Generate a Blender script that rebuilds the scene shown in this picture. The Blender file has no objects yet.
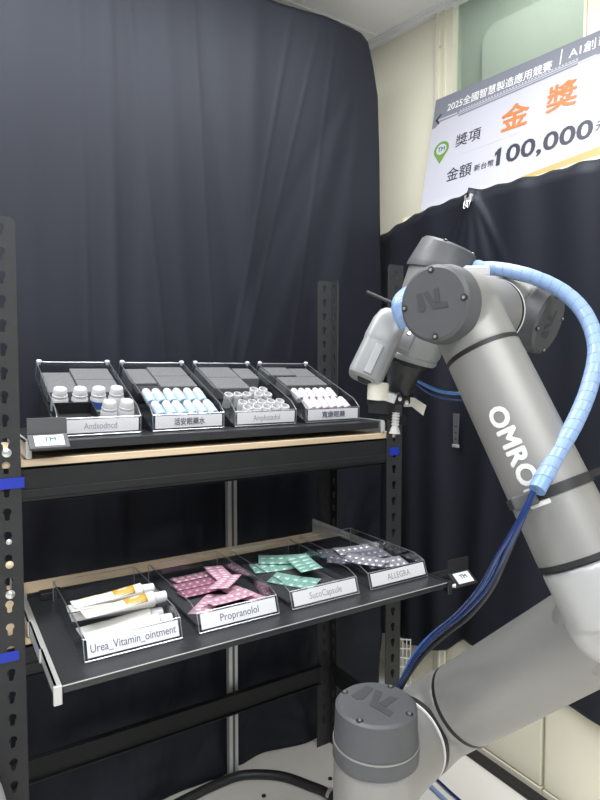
import bpy, bmesh, math, random
from mathutils import Vector, Matrix, Euler, noise
random.seed(7)
SC = bpy.context.scene
COL = SC.collection
PI = math.pi
rad = math.radians

# ------------------------------------------------------------------ camera
cd = bpy.data.cameras.new('camera'); cam = bpy.data.objects.new('camera', cd); COL.objects.link(cam)
cd.sensor_fit = 'AUTO'; cd.sensor_width = 36.0; cd.lens = 585 / 800 * 36.0
cd.clip_start = 0.02
cam.location = (0, 0, 1.36)
cam.rotation_euler = (rad(90) - math.atan(30 / 585), 0, -rad(32))
SC.camera = cam

# ------------------------------------------------------------------ world, lights, exposure
w = bpy.data.worlds.new('world'); SC.world = w; w.use_nodes = True
w.node_tree.nodes['Background'].inputs[0].default_value = (0.80, 0.87, 1.0, 1)
w.node_tree.nodes['Background'].inputs[1].default_value = 0.28


def area(name, loc, rot, sx, sy, power, col=(0.965, 0.98, 1.0)):
    l = bpy.data.lights.new(name, 'AREA'); l.shape = 'RECTANGLE'; l.size = sx; l.size_y = sy
    l.energy = power; l.color = col
    o = bpy.data.objects.new(name, l); COL.objects.link(o); o.location = loc
    o.rotation_euler = [rad(a) for a in rot]
    return o


area('ceiling_lamp', (1.0, 1.05, 2.86), (0, 0, 0), 0.9, 0.5, 20)
area('ceiling_lamp', (0.0, 1.15, 2.86), (0, 0, 0), 0.9, 0.5, 20)
area('ceiling_lamp', (-1.1, 1.15, 2.86), (0, 0, 0), 0.9, 0.5, 20)
area('ceiling_lamp', (0.45, -1.0, 2.86), (0, 0, 0), 1.2, 0.6, 27)
area('ceiling_lamp', (-0.9, -1.0, 2.86), (0, 0, 0), 1.2, 0.6, 27)
area('ceiling_lamp', (-0.2, -2.4, 2.86), (0, 0, 0), 1.2, 0.6, 27)
area('window_fill_light', (2.40, 1.6, 3.55), (0, 0, 0), 0.4, 1.2, 10)  # added unseen lamp, brightens what shows behind the window glass

vs = SC.view_settings
vs.view_transform = 'Standard'; vs.look = 'None'; vs.gamma = 1.0; vs.use_curve_mapping = False
vs.exposure = 0.45


# ------------------------------------------------------------------ materials
def mat(name, col, rough=0.5, metal=0.0, var=0.0, vscale=30.0, bump=0.0, bscale=80.0, spec=None, sheen=0.0, coat=0.0, emit=None, stretch=None):
    m = bpy.data.materials.new(name); m.use_nodes = True
    nt = m.node_tree; p = nt.nodes['Principled BSDF']
    p.inputs['Base Color'].default_value = (*col, 1); p.inputs['Roughness'].default_value = rough
    p.inputs['Metallic'].default_value = metal
    if spec is not None: p.inputs['Specular IOR Level'].default_value = spec
    if sheen: p.inputs['Sheen Weight'].default_value = sheen
    if coat: p.inputs['Coat Weight'].default_value = coat
    tc = nt.nodes.new('ShaderNodeTexCoord')
    src = tc.outputs['Object']
    if stretch:
        mp = nt.nodes.new('ShaderNodeMapping'); mp.inputs['Scale'].default_value = stretch
        nt.links.new(src, mp.inputs[0]); src = mp.outputs[0]
    if var:
        n = nt.nodes.new('ShaderNodeTexNoise'); n.inputs['Scale'].default_value = vscale; n.inputs['Detail'].default_value = 4
        nt.links.new(src, n.inputs['Vector'])
        r = nt.nodes.new('ShaderNodeMixRGB'); r.blend_type = 'MIX'
        r.inputs[1].default_value = (*[max(0, c * (1 - var)) for c in col], 1)
        r.inputs[2].default_value = (*[min(1, c * (1 + var)) for c in col], 1)
        nt.links.new(n.outputs['Fac'], r.inputs[0]); nt.links.new(r.outputs[0], p.inputs['Base Color'])
    if bump:
        n2 = nt.nodes.new('ShaderNodeTexNoise'); n2.inputs['Scale'].default_value = bscale; n2.inputs['Detail'].default_value = 3
        nt.links.new(src, n2.inputs['Vector'])
        b = nt.nodes.new('ShaderNodeBump'); b.inputs['Strength'].default_value = bump; b.inputs['Distance'].default_value = 0.002
        nt.links.new(n2.outputs['Fac'], b.inputs['Height']); nt.links.new(b.outputs[0], p.inputs['Normal'])
    if emit:
        p.inputs['Emission Color'].default_value = (*col, 1); p.inputs['Emission Strength'].default_value = emit
    return m


def clear(name, tint, base, edge, gloss_rough=0.05, blend=0.25):
    m = bpy.data.materials.new(name); m.use_nodes = True; nt = m.node_tree; nt.nodes.clear()
    out = nt.nodes.new('ShaderNodeOutputMaterial'); mx = nt.nodes.new('ShaderNodeMixShader')
    tr = nt.nodes.new('ShaderNodeBsdfTransparent'); tr.inputs[0].default_value = (*tint, 1)
    gl = nt.nodes.new('ShaderNodeBsdfGlossy'); gl.inputs['Roughness'].default_value = gloss_rough
    gl.inputs[0].default_value = (0.95, 0.97, 1, 1)
    lw = nt.nodes.new('ShaderNodeLayerWeight'); lw.inputs[0].default_value = blend
    mr = nt.nodes.new('ShaderNodeMapRange'); mr.inputs['To Min'].default_value = base; mr.inputs['To Max'].default_value = edge
    nt.links.new(lw.outputs['Facing'], mr.inputs['Value']); nt.links.new(mr.outputs[0], mx.inputs[0])
    nt.links.new(tr.outputs[0], mx.inputs[1]); nt.links.new(gl.outputs[0], mx.inputs[2]); nt.links.new(mx.outputs[0], out.inputs[0])
    return m


M = {}
M['curtain'] = mat('black_cloth', (0.0130, 0.0137, 0.0195), 0.52, bump=0.12, bscale=900, spec=0.34)
M['curtain'].node_tree.nodes['Principled BSDF'].inputs['Specular Tint'].default_value = (0.82, 0.88, 1.0, 1)
M['wall'] = mat('cream_paint', (0.82, 0.79, 0.64), 0.55, var=0.02, vscale=3)
M['ceil'] = mat('ceiling_board', (0.90, 0.90, 0.92), 0.9, var=0.03, vscale=120, bump=0.3, bscale=250)
M['tbar'] = mat('ceiling_bar', (0.84, 0.84, 0.85), 0.5)
M['floor'] = mat('floor_vinyl', (0.86, 0.835, 0.77), 0.45, var=0.06, vscale=9)
M['cabinet'] = mat('cabinet_enamel', (0.84, 0.80, 0.64), 0.4, var=0.015, vscale=4)
M['frame'] = mat('window_frame', (0.76, 0.73, 0.58), 0.45)
M['corridor'] = mat('corridor_paint', (0.50, 0.57, 0.48), 0.8, var=0.02)
M['reflection_tone'] = mat('reflection_panel', (0.60, 0.66, 0.57), 0.8)  # paler tone of the glass reflection, used on the added board
M['glass'] = clear('window_glass', (0.88, 0.92, 0.87), 0.06, 0.6)
M['steel_black'] = mat('black_powder_coat', (0.021, 0.0213, 0.0222), 0.5, var=0.15, vscale=60, bump=0.1, bscale=400, spec=0.25)
M['upright'] = mat('black_powder_coat_lit', (0.036, 0.0362, 0.037), 0.5, var=0.15, vscale=60, bump=0.1, bscale=400, spec=0.3)  # rack steel made paler: light falling on the uprights put into the colour
M['wood'] = mat('pale_board', (0.70, 0.55, 0.37), 0.55, var=0.16, vscale=7, stretch=(1.2, 14, 14))
M['panel'] = mat('black_wood_panel', (0.026, 0.027, 0.03), 0.36, var=0.35, vscale=10, stretch=(2, 30, 30), bump=0.3, bscale=20)
M['zinc'] = mat('zinc_slide', (0.62, 0.62, 0.60), 0.4, 0.55, var=0.1)
M['bolt'] = mat('bright_bolt', (0.75, 0.74, 0.72), 0.3, 0.9)
M['tape'] = mat('blue_tape', (0.012, 0.035, 0.42), 0.5)
M['acrylic'] = clear('clear_acrylic', (0.975, 0.985, 0.99), 0.03, 0.4, 0.04, 0.2)
M['rim'] = clear('acrylic_edge', (0.92, 0.94, 0.95), 0.35, 0.8, 0.3, 0.3)
M['card'] = mat('white_card', (0.72, 0.72, 0.74), 0.6)
M['ink'] = mat('grey_ink', (0.10, 0.11, 0.15), 0.7)
M['ink_soft'] = mat('faded_ink', (0.30, 0.30, 0.33), 0.7)
M['foam'] = mat('grey_foam', (0.15, 0.152, 0.155), 0.95, var=0.5, vscale=260, bump=0.8, bscale=350)
M['foam_dark'] = mat('dark_foam', (0.035, 0.035, 0.038), 0.95, var=0.3, vscale=260, bump=0.6, bscale=350)
M['white_plastic'] = mat('white_plastic', (0.60, 0.60, 0.60), 0.35)
M['blue_label'] = mat('blue_label', (0.04, 0.11, 0.42), 0.5)
M['pale_blue'] = mat('pale_blue_plastic', (0.42, 0.55, 0.70), 0.35)
M['pale_pink'] = mat('pale_lilac_plastic', (0.60, 0.52, 0.60), 0.4)
M['tube'] = mat('white_tube', (0.62, 0.61, 0.58), 0.35)
M['orange'] = mat('orange_label', (0.52, 0.30, 0.05), 0.5)
M['paleorange'] = mat('pale_orange_print', (0.86, 0.70, 0.42), 0.5)
M['pink'] = mat('pink_foil', (0.62, 0.38, 0.46), 0.38, 0.3, var=0.12, vscale=200)
M['pinkdark'] = mat('plum_foil', (0.36, 0.17, 0.24), 0.38, 0.3, var=0.15, vscale=200)
M['green'] = mat('mint_foil', (0.26, 0.46, 0.39), 0.38, 0.3, var=0.1, vscale=200)
M['silver'] = mat('silver_foil', (0.50, 0.50, 0.55), 0.35, 0.6, var=0.15, vscale=200)
M['darkfoil'] = mat('grey_foil', (0.20, 0.20, 0.24), 0.4, 0.4, var=0.15, vscale=200)
M['arm'] = mat('taupe_metallic_paint', (0.30, 0.294, 0.28), 0.46, 0.35, var=0.03, vscale=15, bump=0.03, bscale=900)
M['armlight'] = mat('light_grey_shell', (0.31, 0.32, 0.325), 0.38, 0.1)
M['elbow'] = mat('pale_metallic_shell', (0.48, 0.48, 0.475), 0.36, 0.2)
M['cap'] = mat('charcoal_cap', (0.085, 0.088, 0.092), 0.5, var=0.06, vscale=40)
M['logo'] = mat('engraved_charcoal', (0.055, 0.056, 0.06), 0.6)
M['seal'] = mat('black_rubber', (0.015, 0.015, 0.016), 0.5)
M['black_plastic'] = mat('black_plastic', (0.02, 0.02, 0.022), 0.45, var=0.1)
M['grey_plastic'] = mat('grey_printed_plastic', (0.085, 0.085, 0.087), 0.6, bump=0.2, bscale=300)
M['cream_print'] = mat('cream_printed_plastic', (0.80, 0.77, 0.66), 0.55)
M['silicone'] = mat('milky_silicone', (0.62, 0.62, 0.60), 0.3)
M['hose'] = mat('blue_tube', (0.22, 0.36, 0.62), 0.35)
M['wrap'] = mat('pale_blue_wrap', (0.26, 0.38, 0.62), 0.35)
M['darkblue'] = mat('dark_blue_tube', (0.008, 0.028, 0.13), 0.25, coat=0.3)
M['midblue'] = mat('mid_blue_tube', (0.06, 0.20, 0.52), 0.25)
M['letter'] = mat('white_lettering', (0.82, 0.82, 0.80), 0.5)
M['alu'] = mat('brushed_aluminium', (0.62, 0.62, 0.61), 0.45, 0.4, var=0.08, vscale=40)
M['wire'] = mat('white_wire', (0.70, 0.70, 0.68), 0.5)
M['sign'] = mat('sign_board', (0.49, 0.49, 0.55), 0.45)
M['sign_grey'] = mat('sign_header', (0.20, 0.21, 0.25), 0.5)
M['sign_lgrey'] = mat('sign_footer', (0.50, 0.51, 0.56), 0.5)
M['sign_ink'] = mat('sign_ink', (0.03, 0.033, 0.05), 0.5)
M['sign_orange'] = mat('sign_orange', (0.52, 0.18, 0.05), 0.5)
M['sign_gold'] = mat('sign_gold', (0.46, 0.31, 0.11), 0.5)
M['sign_green'] = mat('sign_green', (0.14, 0.28, 0.05), 0.5)
M['lcd_green'] = mat('dark_green_ink', (0.03, 0.16, 0.11), 0.5)


# ------------------------------------------------------------------ mesh helpers
def V(*a): return Vector(a)


class MB:
    def __init__(self): self.bm = bmesh.new()

    def box(self, lo, hi, bev=0.0, m=None):
        c = [(a + b) / 2 for a, b in zip(lo, hi)]; s = [abs(b - a) for a, b in zip(lo, hi)]
        t = bmesh.new(); bmesh.ops.create_cube(t, size=1.0)
        for v in t.verts: v.co = Vector((v.co.x * s[0] + c[0], v.co.y * s[1] + c[1], v.co.z * s[2] + c[2]))
        if bev: bmesh.ops.bevel(t, geom=t.edges[:], offset=bev, segments=2, affect='EDGES', profile=0.5)
        return self._add(t, m)

    def _add(self, t, m=None):
        if m is not None: bmesh.ops.transform(t, matrix=m, verts=t.verts[:])
        me = bpy.data.meshes.new('tmp'); t.to_mesh(me); t.free(); self.bm.from_mesh(me); bpy.data.meshes.remove(me)
        return self

    def lathe(self, prof, origin=(0, 0, 0), axis=(0, 0, 1), n=40, ref=None):
        """prof: list of (r, t) along axis; closed ends where r=0"""
        ax = Vector(axis).normalized(); o = Vector(origin)
        x = Vector(ref) if ref else (Vector((1, 0, 0)) if abs(ax.x) < 0.8 else Vector((0, 1, 0)))
        x = (x - ax * x.dot(ax)).normalized(); y = ax.cross(x)
        t = bmesh.new(); rings = []
        for r, h in prof:
            if r <= 1e-6: rings.append([t.verts.new(o + ax * h)])
            else: rings.append([t.verts.new(o + ax * h + (x * math.cos(2 * PI * k / n) + y * math.sin(2 * PI * k / n)) * r) for k in range(n)])
        for A, B in zip(rings, rings[1:]):
            for k in range(n):
                q = (k + 1) % n
                if len(A) == 1 and len(B) == 1: continue
                if len(A) == 1: t.faces.new((A[0], B[q], B[k]))
                elif len(B) == 1: t.faces.new((A[k], A[q], B[0]))
                else: t.faces.new((A[k], A[q], B[q], B[k]))
        bmesh.ops.recalc_face_normals(t, faces=t.faces[:])
        return self._add(t)

    def cyl(self, p0, p1, r0, r1=None, n=24):
        p0 = Vector(p0); p1 = Vector(p1); r1 = r0 if r1 is None else r1; L = (p1 - p0).length
        return self.lathe([(0, 0), (r0, 0), (r1, L), (0, L)], p0, p1 - p0, n)

    def tube(self, pts, r, n=10, closed_ends=True):
        pts = [Vector(p) for p in pts]; t = bmesh.new(); rings = []
        T0 = (pts[1] - pts[0]).normalized()
        up = Vector((0, 0, 1)) if abs(T0.z) < 0.9 else Vector((1, 0, 0))
        nx = (up - T0 * up.dot(T0)).normalized()
        for i, p in enumerate(pts):
            T = (pts[min(i + 1, len(pts) - 1)] - pts[max(i - 1, 0)]).normalized()
            nx = (nx - T * nx.dot(T)).normalized(); ny = T.cross(nx)
            rr = r(i / (len(pts) - 1)) if callable(r) else r
            rings.append([t.verts.new(p + (nx * math.cos(2 * PI * k / n) + ny * math.sin(2 * PI * k / n)) * rr) for k in range(n)])
        for A, B in zip(rings, rings[1:]):
            for k in range(n): t.faces.new((A[k], A[(k + 1) % n], B[(k + 1) % n], B[k]))
        if closed_ends: t.faces.new(rings[0][::-1]); t.faces.new(rings[-1])
        bmesh.ops.recalc_face_normals(t, faces=t.faces[:])
        return self._add(t)

    def prism(self, poly, d, m=None):
        """poly in xy, extruded from z=0 to z=d"""
        t = bmesh.new(); a = [t.verts.new((x, y, 0)) for x, y in poly]; b = [t.verts.new((x, y, d)) for x, y in poly]
        t.faces.new(a[::-1]); t.faces.new(b); n = len(poly)
        for k in range(n): t.faces.new((a[k], a[(k + 1) % n], b[(k + 1) % n], b[k]))
        bmesh.ops.recalc_face_normals(t, faces=t.faces[:])
        return self._add(t, m)

    def slab(self, quad, normal, d):
        """thick plate from 3D corner points"""
        t = bmesh.new(); nv = Vector(normal).normalized() * d
        a = [t.verts.new(Vector(p)) for p in quad]; b = [t.verts.new(Vector(p) + nv) for p in quad]
        t.faces.new(a[::-1]); t.faces.new(b); n = len(quad)
        for k in range(n): t.faces.new((a[k], a[(k + 1) % n], b[(k + 1) % n], b[k]))
        bmesh.ops.recalc_face_normals(t, faces=t.faces[:])
        return self._add(t)

    def loft(self, rings, cap=True):
        t = bmesh.new(); R = [[t.verts.new(Vector(p)) for p in ring] for ring in rings]; n = len(R[0])
        for A, B in zip(R, R[1:]):
            for k in range(n): t.faces.new((A[k], A[(k + 1) % n], B[(k + 1) % n], B[k]))
        if cap: t.faces.new(R[0][::-1]); t.faces.new(R[-1])
        bmesh.ops.recalc_face_normals(t, faces=t.faces[:])
        return self._add(t)

    def mesh(self, me, m=None):
        t = bmesh.new(); t.from_mesh(me); return self._add(t, m)

    def build(self, name, mt, parent=None, smooth=35, world=False):
        me = bpy.data.meshes.new(name)
        if world and parent is not None:
            off = wloc(parent)
            for v in self.bm.verts: v.co -= off
        self.bm.to_mesh(me); self.bm.free()
        o = bpy.data.objects.new(name, me); COL.objects.link(o)
        if isinstance(mt, str): mt = M[mt]
        me.materials.append(mt)
        if parent is not None: o.parent = parent
        if smooth:
            me.polygons.foreach_set('use_smooth', [True] * len(me.polygons))
            me.set_sharp_from_angle(angle=rad(smooth))
        return o


def wloc(o):
    p = Vector((0, 0, 0))
    while o is not None: p += o.location; o = o.parent
    return p


def tag(o, label, cat, group=None, kind=None):
    o['label'] = label; o['category'] = cat
    if group: o['group'] = group
    if kind: o['kind'] = kind
    return o


def thing(name, label, cat, loc=(0, 0, 0), rot=(0, 0, 0), group=None):
    o = bpy.data.objects.new(name, None); COL.objects.link(o); o.empty_display_size = 0.05
    o.location = loc; o.rotation_euler = rot
    return tag(o, label, cat, group)


def struct(mb, name, mt, parent=None, smooth=0):
    o = mb.build(name, mt, parent, smooth)
    if parent is None: o['kind'] = 'structure'
    return o


def kids(o): return [c for c in bpy.data.objects if c.parent == o]


def copy_tree(o, parent=None):
    c = o.copy(); COL.objects.link(c); c.parent = parent
    for ch in kids(o): copy_tree(ch, c)
    return c


def from_curve(cu):
    """evaluate a curve datablock into a mesh datablock"""
    o = bpy.data.objects.new('tmp_curve', cu); COL.objects.link(o)
    dg = bpy.context.evaluated_depsgraph_get(); dg.update()
    me = bpy.data.meshes.new_from_object(o.evaluated_get(dg))
    bpy.data.objects.remove(o); bpy.data.curves.remove(cu)
    return me


def text(body, size, depth=0.0004, bold=0.0, width=None, align='LEFT', spacing=1.0, shear=0.0):
    cu = bpy.data.curves.new('lettering', 'FONT'); cu.body = body; cu.size = size; cu.extrude = depth / 2
    cu.resolution_u = 3; cu.space_character = spacing; cu.shear = shear
    me = from_curve(cu)
    if bold:      # thicken strokes: merge shifted copies
        tb = bmesh.new()
        for q in range(9):
            t2_ = bmesh.new(); t2_.from_mesh(me); r_b = 0 if q == 8 else bold * size; zq = q * 4e-5
            for v in t2_.verts: v.co.x += r_b * math.cos(q * PI / 4); v.co.y += r_b * math.sin(q * PI / 4); v.co.z += zq
            m2_ = bpy.data.meshes.new('t'); t2_.to_mesh(m2_); t2_.free(); tb.from_mesh(m2_); bpy.data.meshes.remove(m2_)
        tb.to_mesh(me); tb.free()
    xs = [v.co.x for v in me.vertices]; ys = [v.co.y for v in me.vertices]
    x0, x1 = min(xs), max(xs)
    sc = (width / (x1 - x0)) if width else 1.0
    sh = {'LEFT': x0, 'CENTER': (x0 + x1) / 2, 'RIGHT': x1}[align]
    for v in me.vertices: v.co.x = (v.co.x - sh) * sc
    return me


def plate(outer, holes, thick):
    """flat plate with holes, in xy, centred on z=0"""
    cu = bpy.data.curves.new('plate', 'CURVE'); cu.dimensions = '2D'; cu.fill_mode = 'BOTH'; cu.extrude = thick / 2
    for poly in [outer] + holes:
        s = cu.splines.new('POLY'); s.points.add(len(poly) - 1); s.use_cyclic_u = True
        for pt, (x, y) in zip(s.points, poly): pt.co = (x, y, 0, 1)
    return from_curve(cu)


def basis(x, y, z, o=(0, 0, 0)):
    m = Matrix.Identity(4)
    for i, v in enumerate((x, y, z)):
        for k in range(3): m[k][i] = v[k]
    for k in range(3): m[k][3] = o[k]
    return m


def smooth_path(pts, per=10):
    P = [Vector(p) for p in pts]; out = []
    for i in range(len(P) - 1):
        p0 = P[max(i - 1, 0)]; p1 = P[i]; p2 = P[i + 1]; p3 = P[min(i + 2, len(P) - 1)]
        for k in range(per):
            t = k / per
            out.append(0.5 * ((2 * p1) + (p2 - p0) * t + (2 * p0 - 5 * p1 + 4 * p2 - p3) * t * t + (3 * p1 - p0 - 3 * p2 + p3) * t ** 3))
    out.append(P[-1]); return out


# ================================================================== SETTING
ZF = -0.06
ZC = 2.89
TH = rad(11)
WN = V(math.cos(TH), math.sin(TH), 0); WU = V(-math.sin(TH), math.cos(TH), 0)   # right wall normal and direction
WD = 2.19


def wallpt(s, z, off=0.0): return WN * (WD + off) + WU * s + V(0, 0, z)


struct(MB().box((-3.2, -3.2, ZF - 0.1), (4.2, 2.9, ZF)), 'floor', 'floor')
_xw = lambda y: (WD - y * math.sin(TH)) / math.cos(TH) + 0.03
struct(MB().prism([(-3.2, -3.2), (_xw(-3.2), -3.2), (_xw(2.75), 2.75), (-3.2, 2.75)], 0.06, Matrix.Translation((0, 0, ZC))), 'ceiling', 'ceil')
_cq = [wallpt(a, 3.60, b) for a, b in ((-0.8, 0.05), (3.0, 0.05), (3.0, 1.06), (-0.8, 1.06))]
struct(MB().slab(_cq, (0, 0, 1), 0.05), 'ceiling', 'ceil')
struct(MB().box((-3.2, 2.75, ZF), (1.70, 2.87, ZC)), 'wall_back', 'wall')

# right wall with a window opening: s along WU
S0, S1, WZ = 0.86, 1.415, 2.12     # opening
SB, SA = -3.4, 2.5
wb = MB()


def wallbox(mb, s0, s1, z0, z1, o0=0.0, o1=0.035):
    q = [wallpt(s0, z0, o0), wallpt(s1, z0, o0), wallpt(s1, z1, o0), wallpt(s0, z1, o0)]
    mb.slab(q, WN, o1 - o0)


wallbox(wb, S1, SA, ZF, ZC); wallbox(wb, SB, S0, ZF, ZC); wallbox(wb, S0, S1, ZF, WZ)
struct(wb, 'wall_right', 'wall')
wf = MB()
for a, b, z0, z1, o in ((S1 - 0.012, S1 + 0.055, WZ - 0.05, ZC, -0.012), (S1 + 0.055, S1 + 0.066, WZ - 0.05, ZC, -0.022), (S1 + 0.022, S1 + 0.03, WZ - 0.05, ZC, -0.019), (S0 - 0.055, S0 + 0.012, WZ - 0.05, ZC, -0.012),
                        (S0 + 0.0, S0 + 0.01, WZ - 0.05, ZC, -0.02), (S0, S1, WZ - 0.05, WZ, -0.012)):
    wallbox(wf, a, b, z0, z1, o, 0.03)
win = struct(wf, 'window_1', 'frame')
gp = MB(); wallbox(gp, S0, S1, WZ, ZC, 0.02, 0.026); struct(gp, 'glass_pane', 'glass', win)
sc_ = MB(); sc_.lathe([(0, 0), (0.006, 0), (0.005, 0.004), (0, 0.005)], wallpt(S1 + 0.047, 2.73, -0.012), -WN, 12); struct(sc_, 'screw', 'zinc', win, 35)
# corridor behind the window
cb = MB(); wallbox(cb, -0.8, 3.0, ZF, 3.60, 1.0, 1.06); struct(cb, 'wall_corridor', 'corridor')
# added board imitating the pale rounded reflection in the window glass
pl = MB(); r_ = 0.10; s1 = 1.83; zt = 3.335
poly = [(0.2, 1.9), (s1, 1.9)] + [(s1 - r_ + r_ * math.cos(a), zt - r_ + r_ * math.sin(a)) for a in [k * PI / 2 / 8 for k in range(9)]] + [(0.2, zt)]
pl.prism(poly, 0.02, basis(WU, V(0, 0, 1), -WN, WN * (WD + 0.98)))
tag(pl.build('reflection_board', 'reflection_tone'), 'added pale green board standing in for the rounded reflection in the window glass', 'board')
# ceiling edge strip and bars
t1 = MB(); wallbox(t1, SB, SA, ZC - 0.022, ZC, -0.03, 0.0); wallbox(t1, SB, SA, ZC - 0.006, ZC, -0.045, -0.03); struct(t1, 'trim_1', 'tbar')
t2 = MB()
for y in (2.16, 1.55, 0.94, 0.33, -0.28): t2.box((-3.2, y - 0.012, ZC - 0.006), ((WD - 0.045 - y * math.sin(TH)) / math.cos(TH) - 0.012, y + 0.012, ZC))
for x in (1.14, 0.53, -0.08, -0.69, -1.3): t2.box((x - 0.012, -3.2, ZC - 0.005), (x + 0.012, 2.74, ZC))
struct(t2, 'trim_2', 'tbar')

# ================================================================== BACK CURTAIN
def right_edge(z):
    ks = [(2.69, 1.465), (2.62, 1.497), (2.53, 1.532), (2.44, 1.556), (2.2, 1.567), (1.97, 1.572), (1.2, 1.60), (0.4, 1.58), (ZF, 1.53)]
    for (za, xa), (zb, xb) in zip(ks, ks[1:]):
        if z >= zb: return xa + (xb - xa) * max(0, min(1, (za - z) / (za - zb)))
    return ks[-1][1]


def top_edge(x):
    ks = [(-1.6, 2.74), (0.6, 2.72), (1.1, 2.69), (1.3, 2.70), (1.42, 2.695), (1.47, 2.69), (1.60, 2.60)]
    for (xa, za), (xb, zb) in zip(ks, ks[1:]):
        if x <= xb: return za + (zb - za) * max(0, (x - xa) / (xb - xa))
    return ks[-1][1]


def back_y(x, z):
    f = max(0, min(1, (2.7 - z) / 2.7))
    y = 1.897
    y += 0.004 * math.sin(7.0 * x + 0.4 * z) + 0.002 * math.sin(15 * x + 1.0 + 1.1 * z)
    # soft vertical creases
    for xc, wd, am, sl in ((0.49, 0.018, 0.005, 0.01), (0.56, 0.03, -0.003, -0.02), (0.70, 0.03, 0.003, 0.06), (0.86, 0.04, -0.003, 0.12), (0.25, 0.04, 0.003, 0.0), (-0.1, 0.04, 0.008, 0.05), (0.98, 0.04, 0.003, -0.03)):
        y -= am * math.exp(-((x - xc - sl * (2.0 - z)) / wd) ** 2)
    # drag folds falling from the pinned right corner
    for k, am in ((0.18, 0.0035), (0.32, -0.003), (0.48, 0.003), (0.70, -0.002)):
        dx = (1.50 - x) - k * (2.66 - z) * 0.75
        y -= am * math.exp(-(dx / (0.025 + 0.035 * f)) ** 2) * min(1, (2.66 - z) * 2)
    # fuller folds lower down
    y -= 0.018 * f * f * (0.5 + 0.5 * math.sin(11 * x + 2.0 * math.sin(2.3 * z + x)))
    y -= 0.010 * f * math.sin(23 * x - 5 * z + 2 * math.sin(3 * x)) * (0.15 + 0.85 * max(0, min(1, (1.3 - z) / 0.5)))
    # narrow ironed-in creases
    for xc, wd, am, sl in ((0.405, 0.007, 0.0022, 0.01), (0.60, 0.008, 0.0015, 0.09), (0.80, 0.008, 0.0012, 0.05), (1.02, 0.007, 0.0018, -0.20), (1.10, 0.006, 0.0018, -0.26), (1.24, 0.008, 0.0015, -0.16)):
        y -= am * math.exp(-((x - xc - sl * (2.0 - z)) / wd) ** 2)
    # crumpled lower part
    y -= 0.020 * max(0.0, min(1.0, (1.15 - z) / 0.5)) * (noise.noise((x * 3.2 + z * 2.5, z * 5.0 - x * 2.0, 1.7)) + 0.5 * abs(noise.noise((x * 8 + z * 5, z * 11 - x * 4, 4.2))))
    # hem trails forward on the floor
    if z < 0.5: y -= 0.055 * ((0.5 - z) / 0.56) ** 2
    return y


def cloth(name, fn, nu, nv, label, cat):
    bm = bmesh.new(); g = [[bm.verts.new(fn(i / nu, j / nv)) for i in range(nu + 1)] for j in range(nv + 1)]
    for j in range(nv):
        for i in range(nu): bm.faces.new((g[j][i], g[j][i + 1], g[j + 1][i + 1], g[j + 1][i]))
    mb = MB(); mb.bm.free(); mb.bm = bm
    o = mb.build(name, 'curtain', None, 180)
    s = o.modifiers.new('thickness', 'SOLIDIFY'); s.thickness = 0.0022; s.offset = 0
    return tag(o, label, cat)


def fb(u, v):
    x = -1.6 + u * 3.2
    zt = top_edge(min(x, 1.6)); z = zt + (ZF + 0.006 - zt) * v
    xr = right_edge(z); x = -1.6 + u * (xr + 1.6)
    zt = top_edge(x); z = zt + (ZF + 0.006 - zt) * v
    return V(x, back_y(x, z), z)


cloth('backdrop_curtain', fb, 420, 200, 'large black backdrop cloth hanging behind the perforated rack', 'curtain')


# ================================================================== CABINETS + RIGHT CURTAIN
def cabinet(y0, y1, label, x0=1.70):
    xb = lambda y: (WD - y * math.sin(TH)) / math.cos(TH) - 0.004
    t = thing('low_cabinet', label, 'cabinet', ((x0 + xb(y1)) / 2, (y0 + y1) / 2, ZF), group='cream cabinets along the right wall')
    m = MB(); poly = [(x0, y0), (xb(y0), y0), (xb(y1), y1), (x0, y1)]
    m.prism(poly, 2.0 - ZF - 0.01, Matrix.Translation((0, 0, ZF + 0.01)))
    m.build('carcass', 'cabinet', t, 0, world=True)
    d = MB(); d.box((x0 - 0.018, y0 + 0.004, ZF + 0.03), (x0, y1 - 0.004, 1.98), 0.003); d.build('door_panel', 'cabinet', t, 0, world=True)
    p = MB(); p.box((x0 - 0.022, y0 + 0.001, ZF), (x0 - 0.001, y1 - 0.001, ZF + 0.024)); p.build('plinth', 'cabinet', t, 0, world=True)
    return t


cabinet(0.30, 1.165, 'wide cream cabinet front behind the raised robot arm, nearest along the right wall')
cabinet(1.171, 1.605, 'cream cabinet front showing above the robot shoulder, beside the narrow pillar')
cabinet(1.672, 1.90, 'pale cream panel furthest along the right wall, next to the white wire grid')
cp = MB(); cp.box((1.675, 1.609, ZF), (1.72, 1.668, 2.0), 0.004); cp.box((1.668, 1.63, ZF), (1.675, 1.64, 2.0))
tag(cp.build('pillar_strip', 'wall'), 'narrow yellowish upright strip between two cream cabinet panels', 'pillar')


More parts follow.
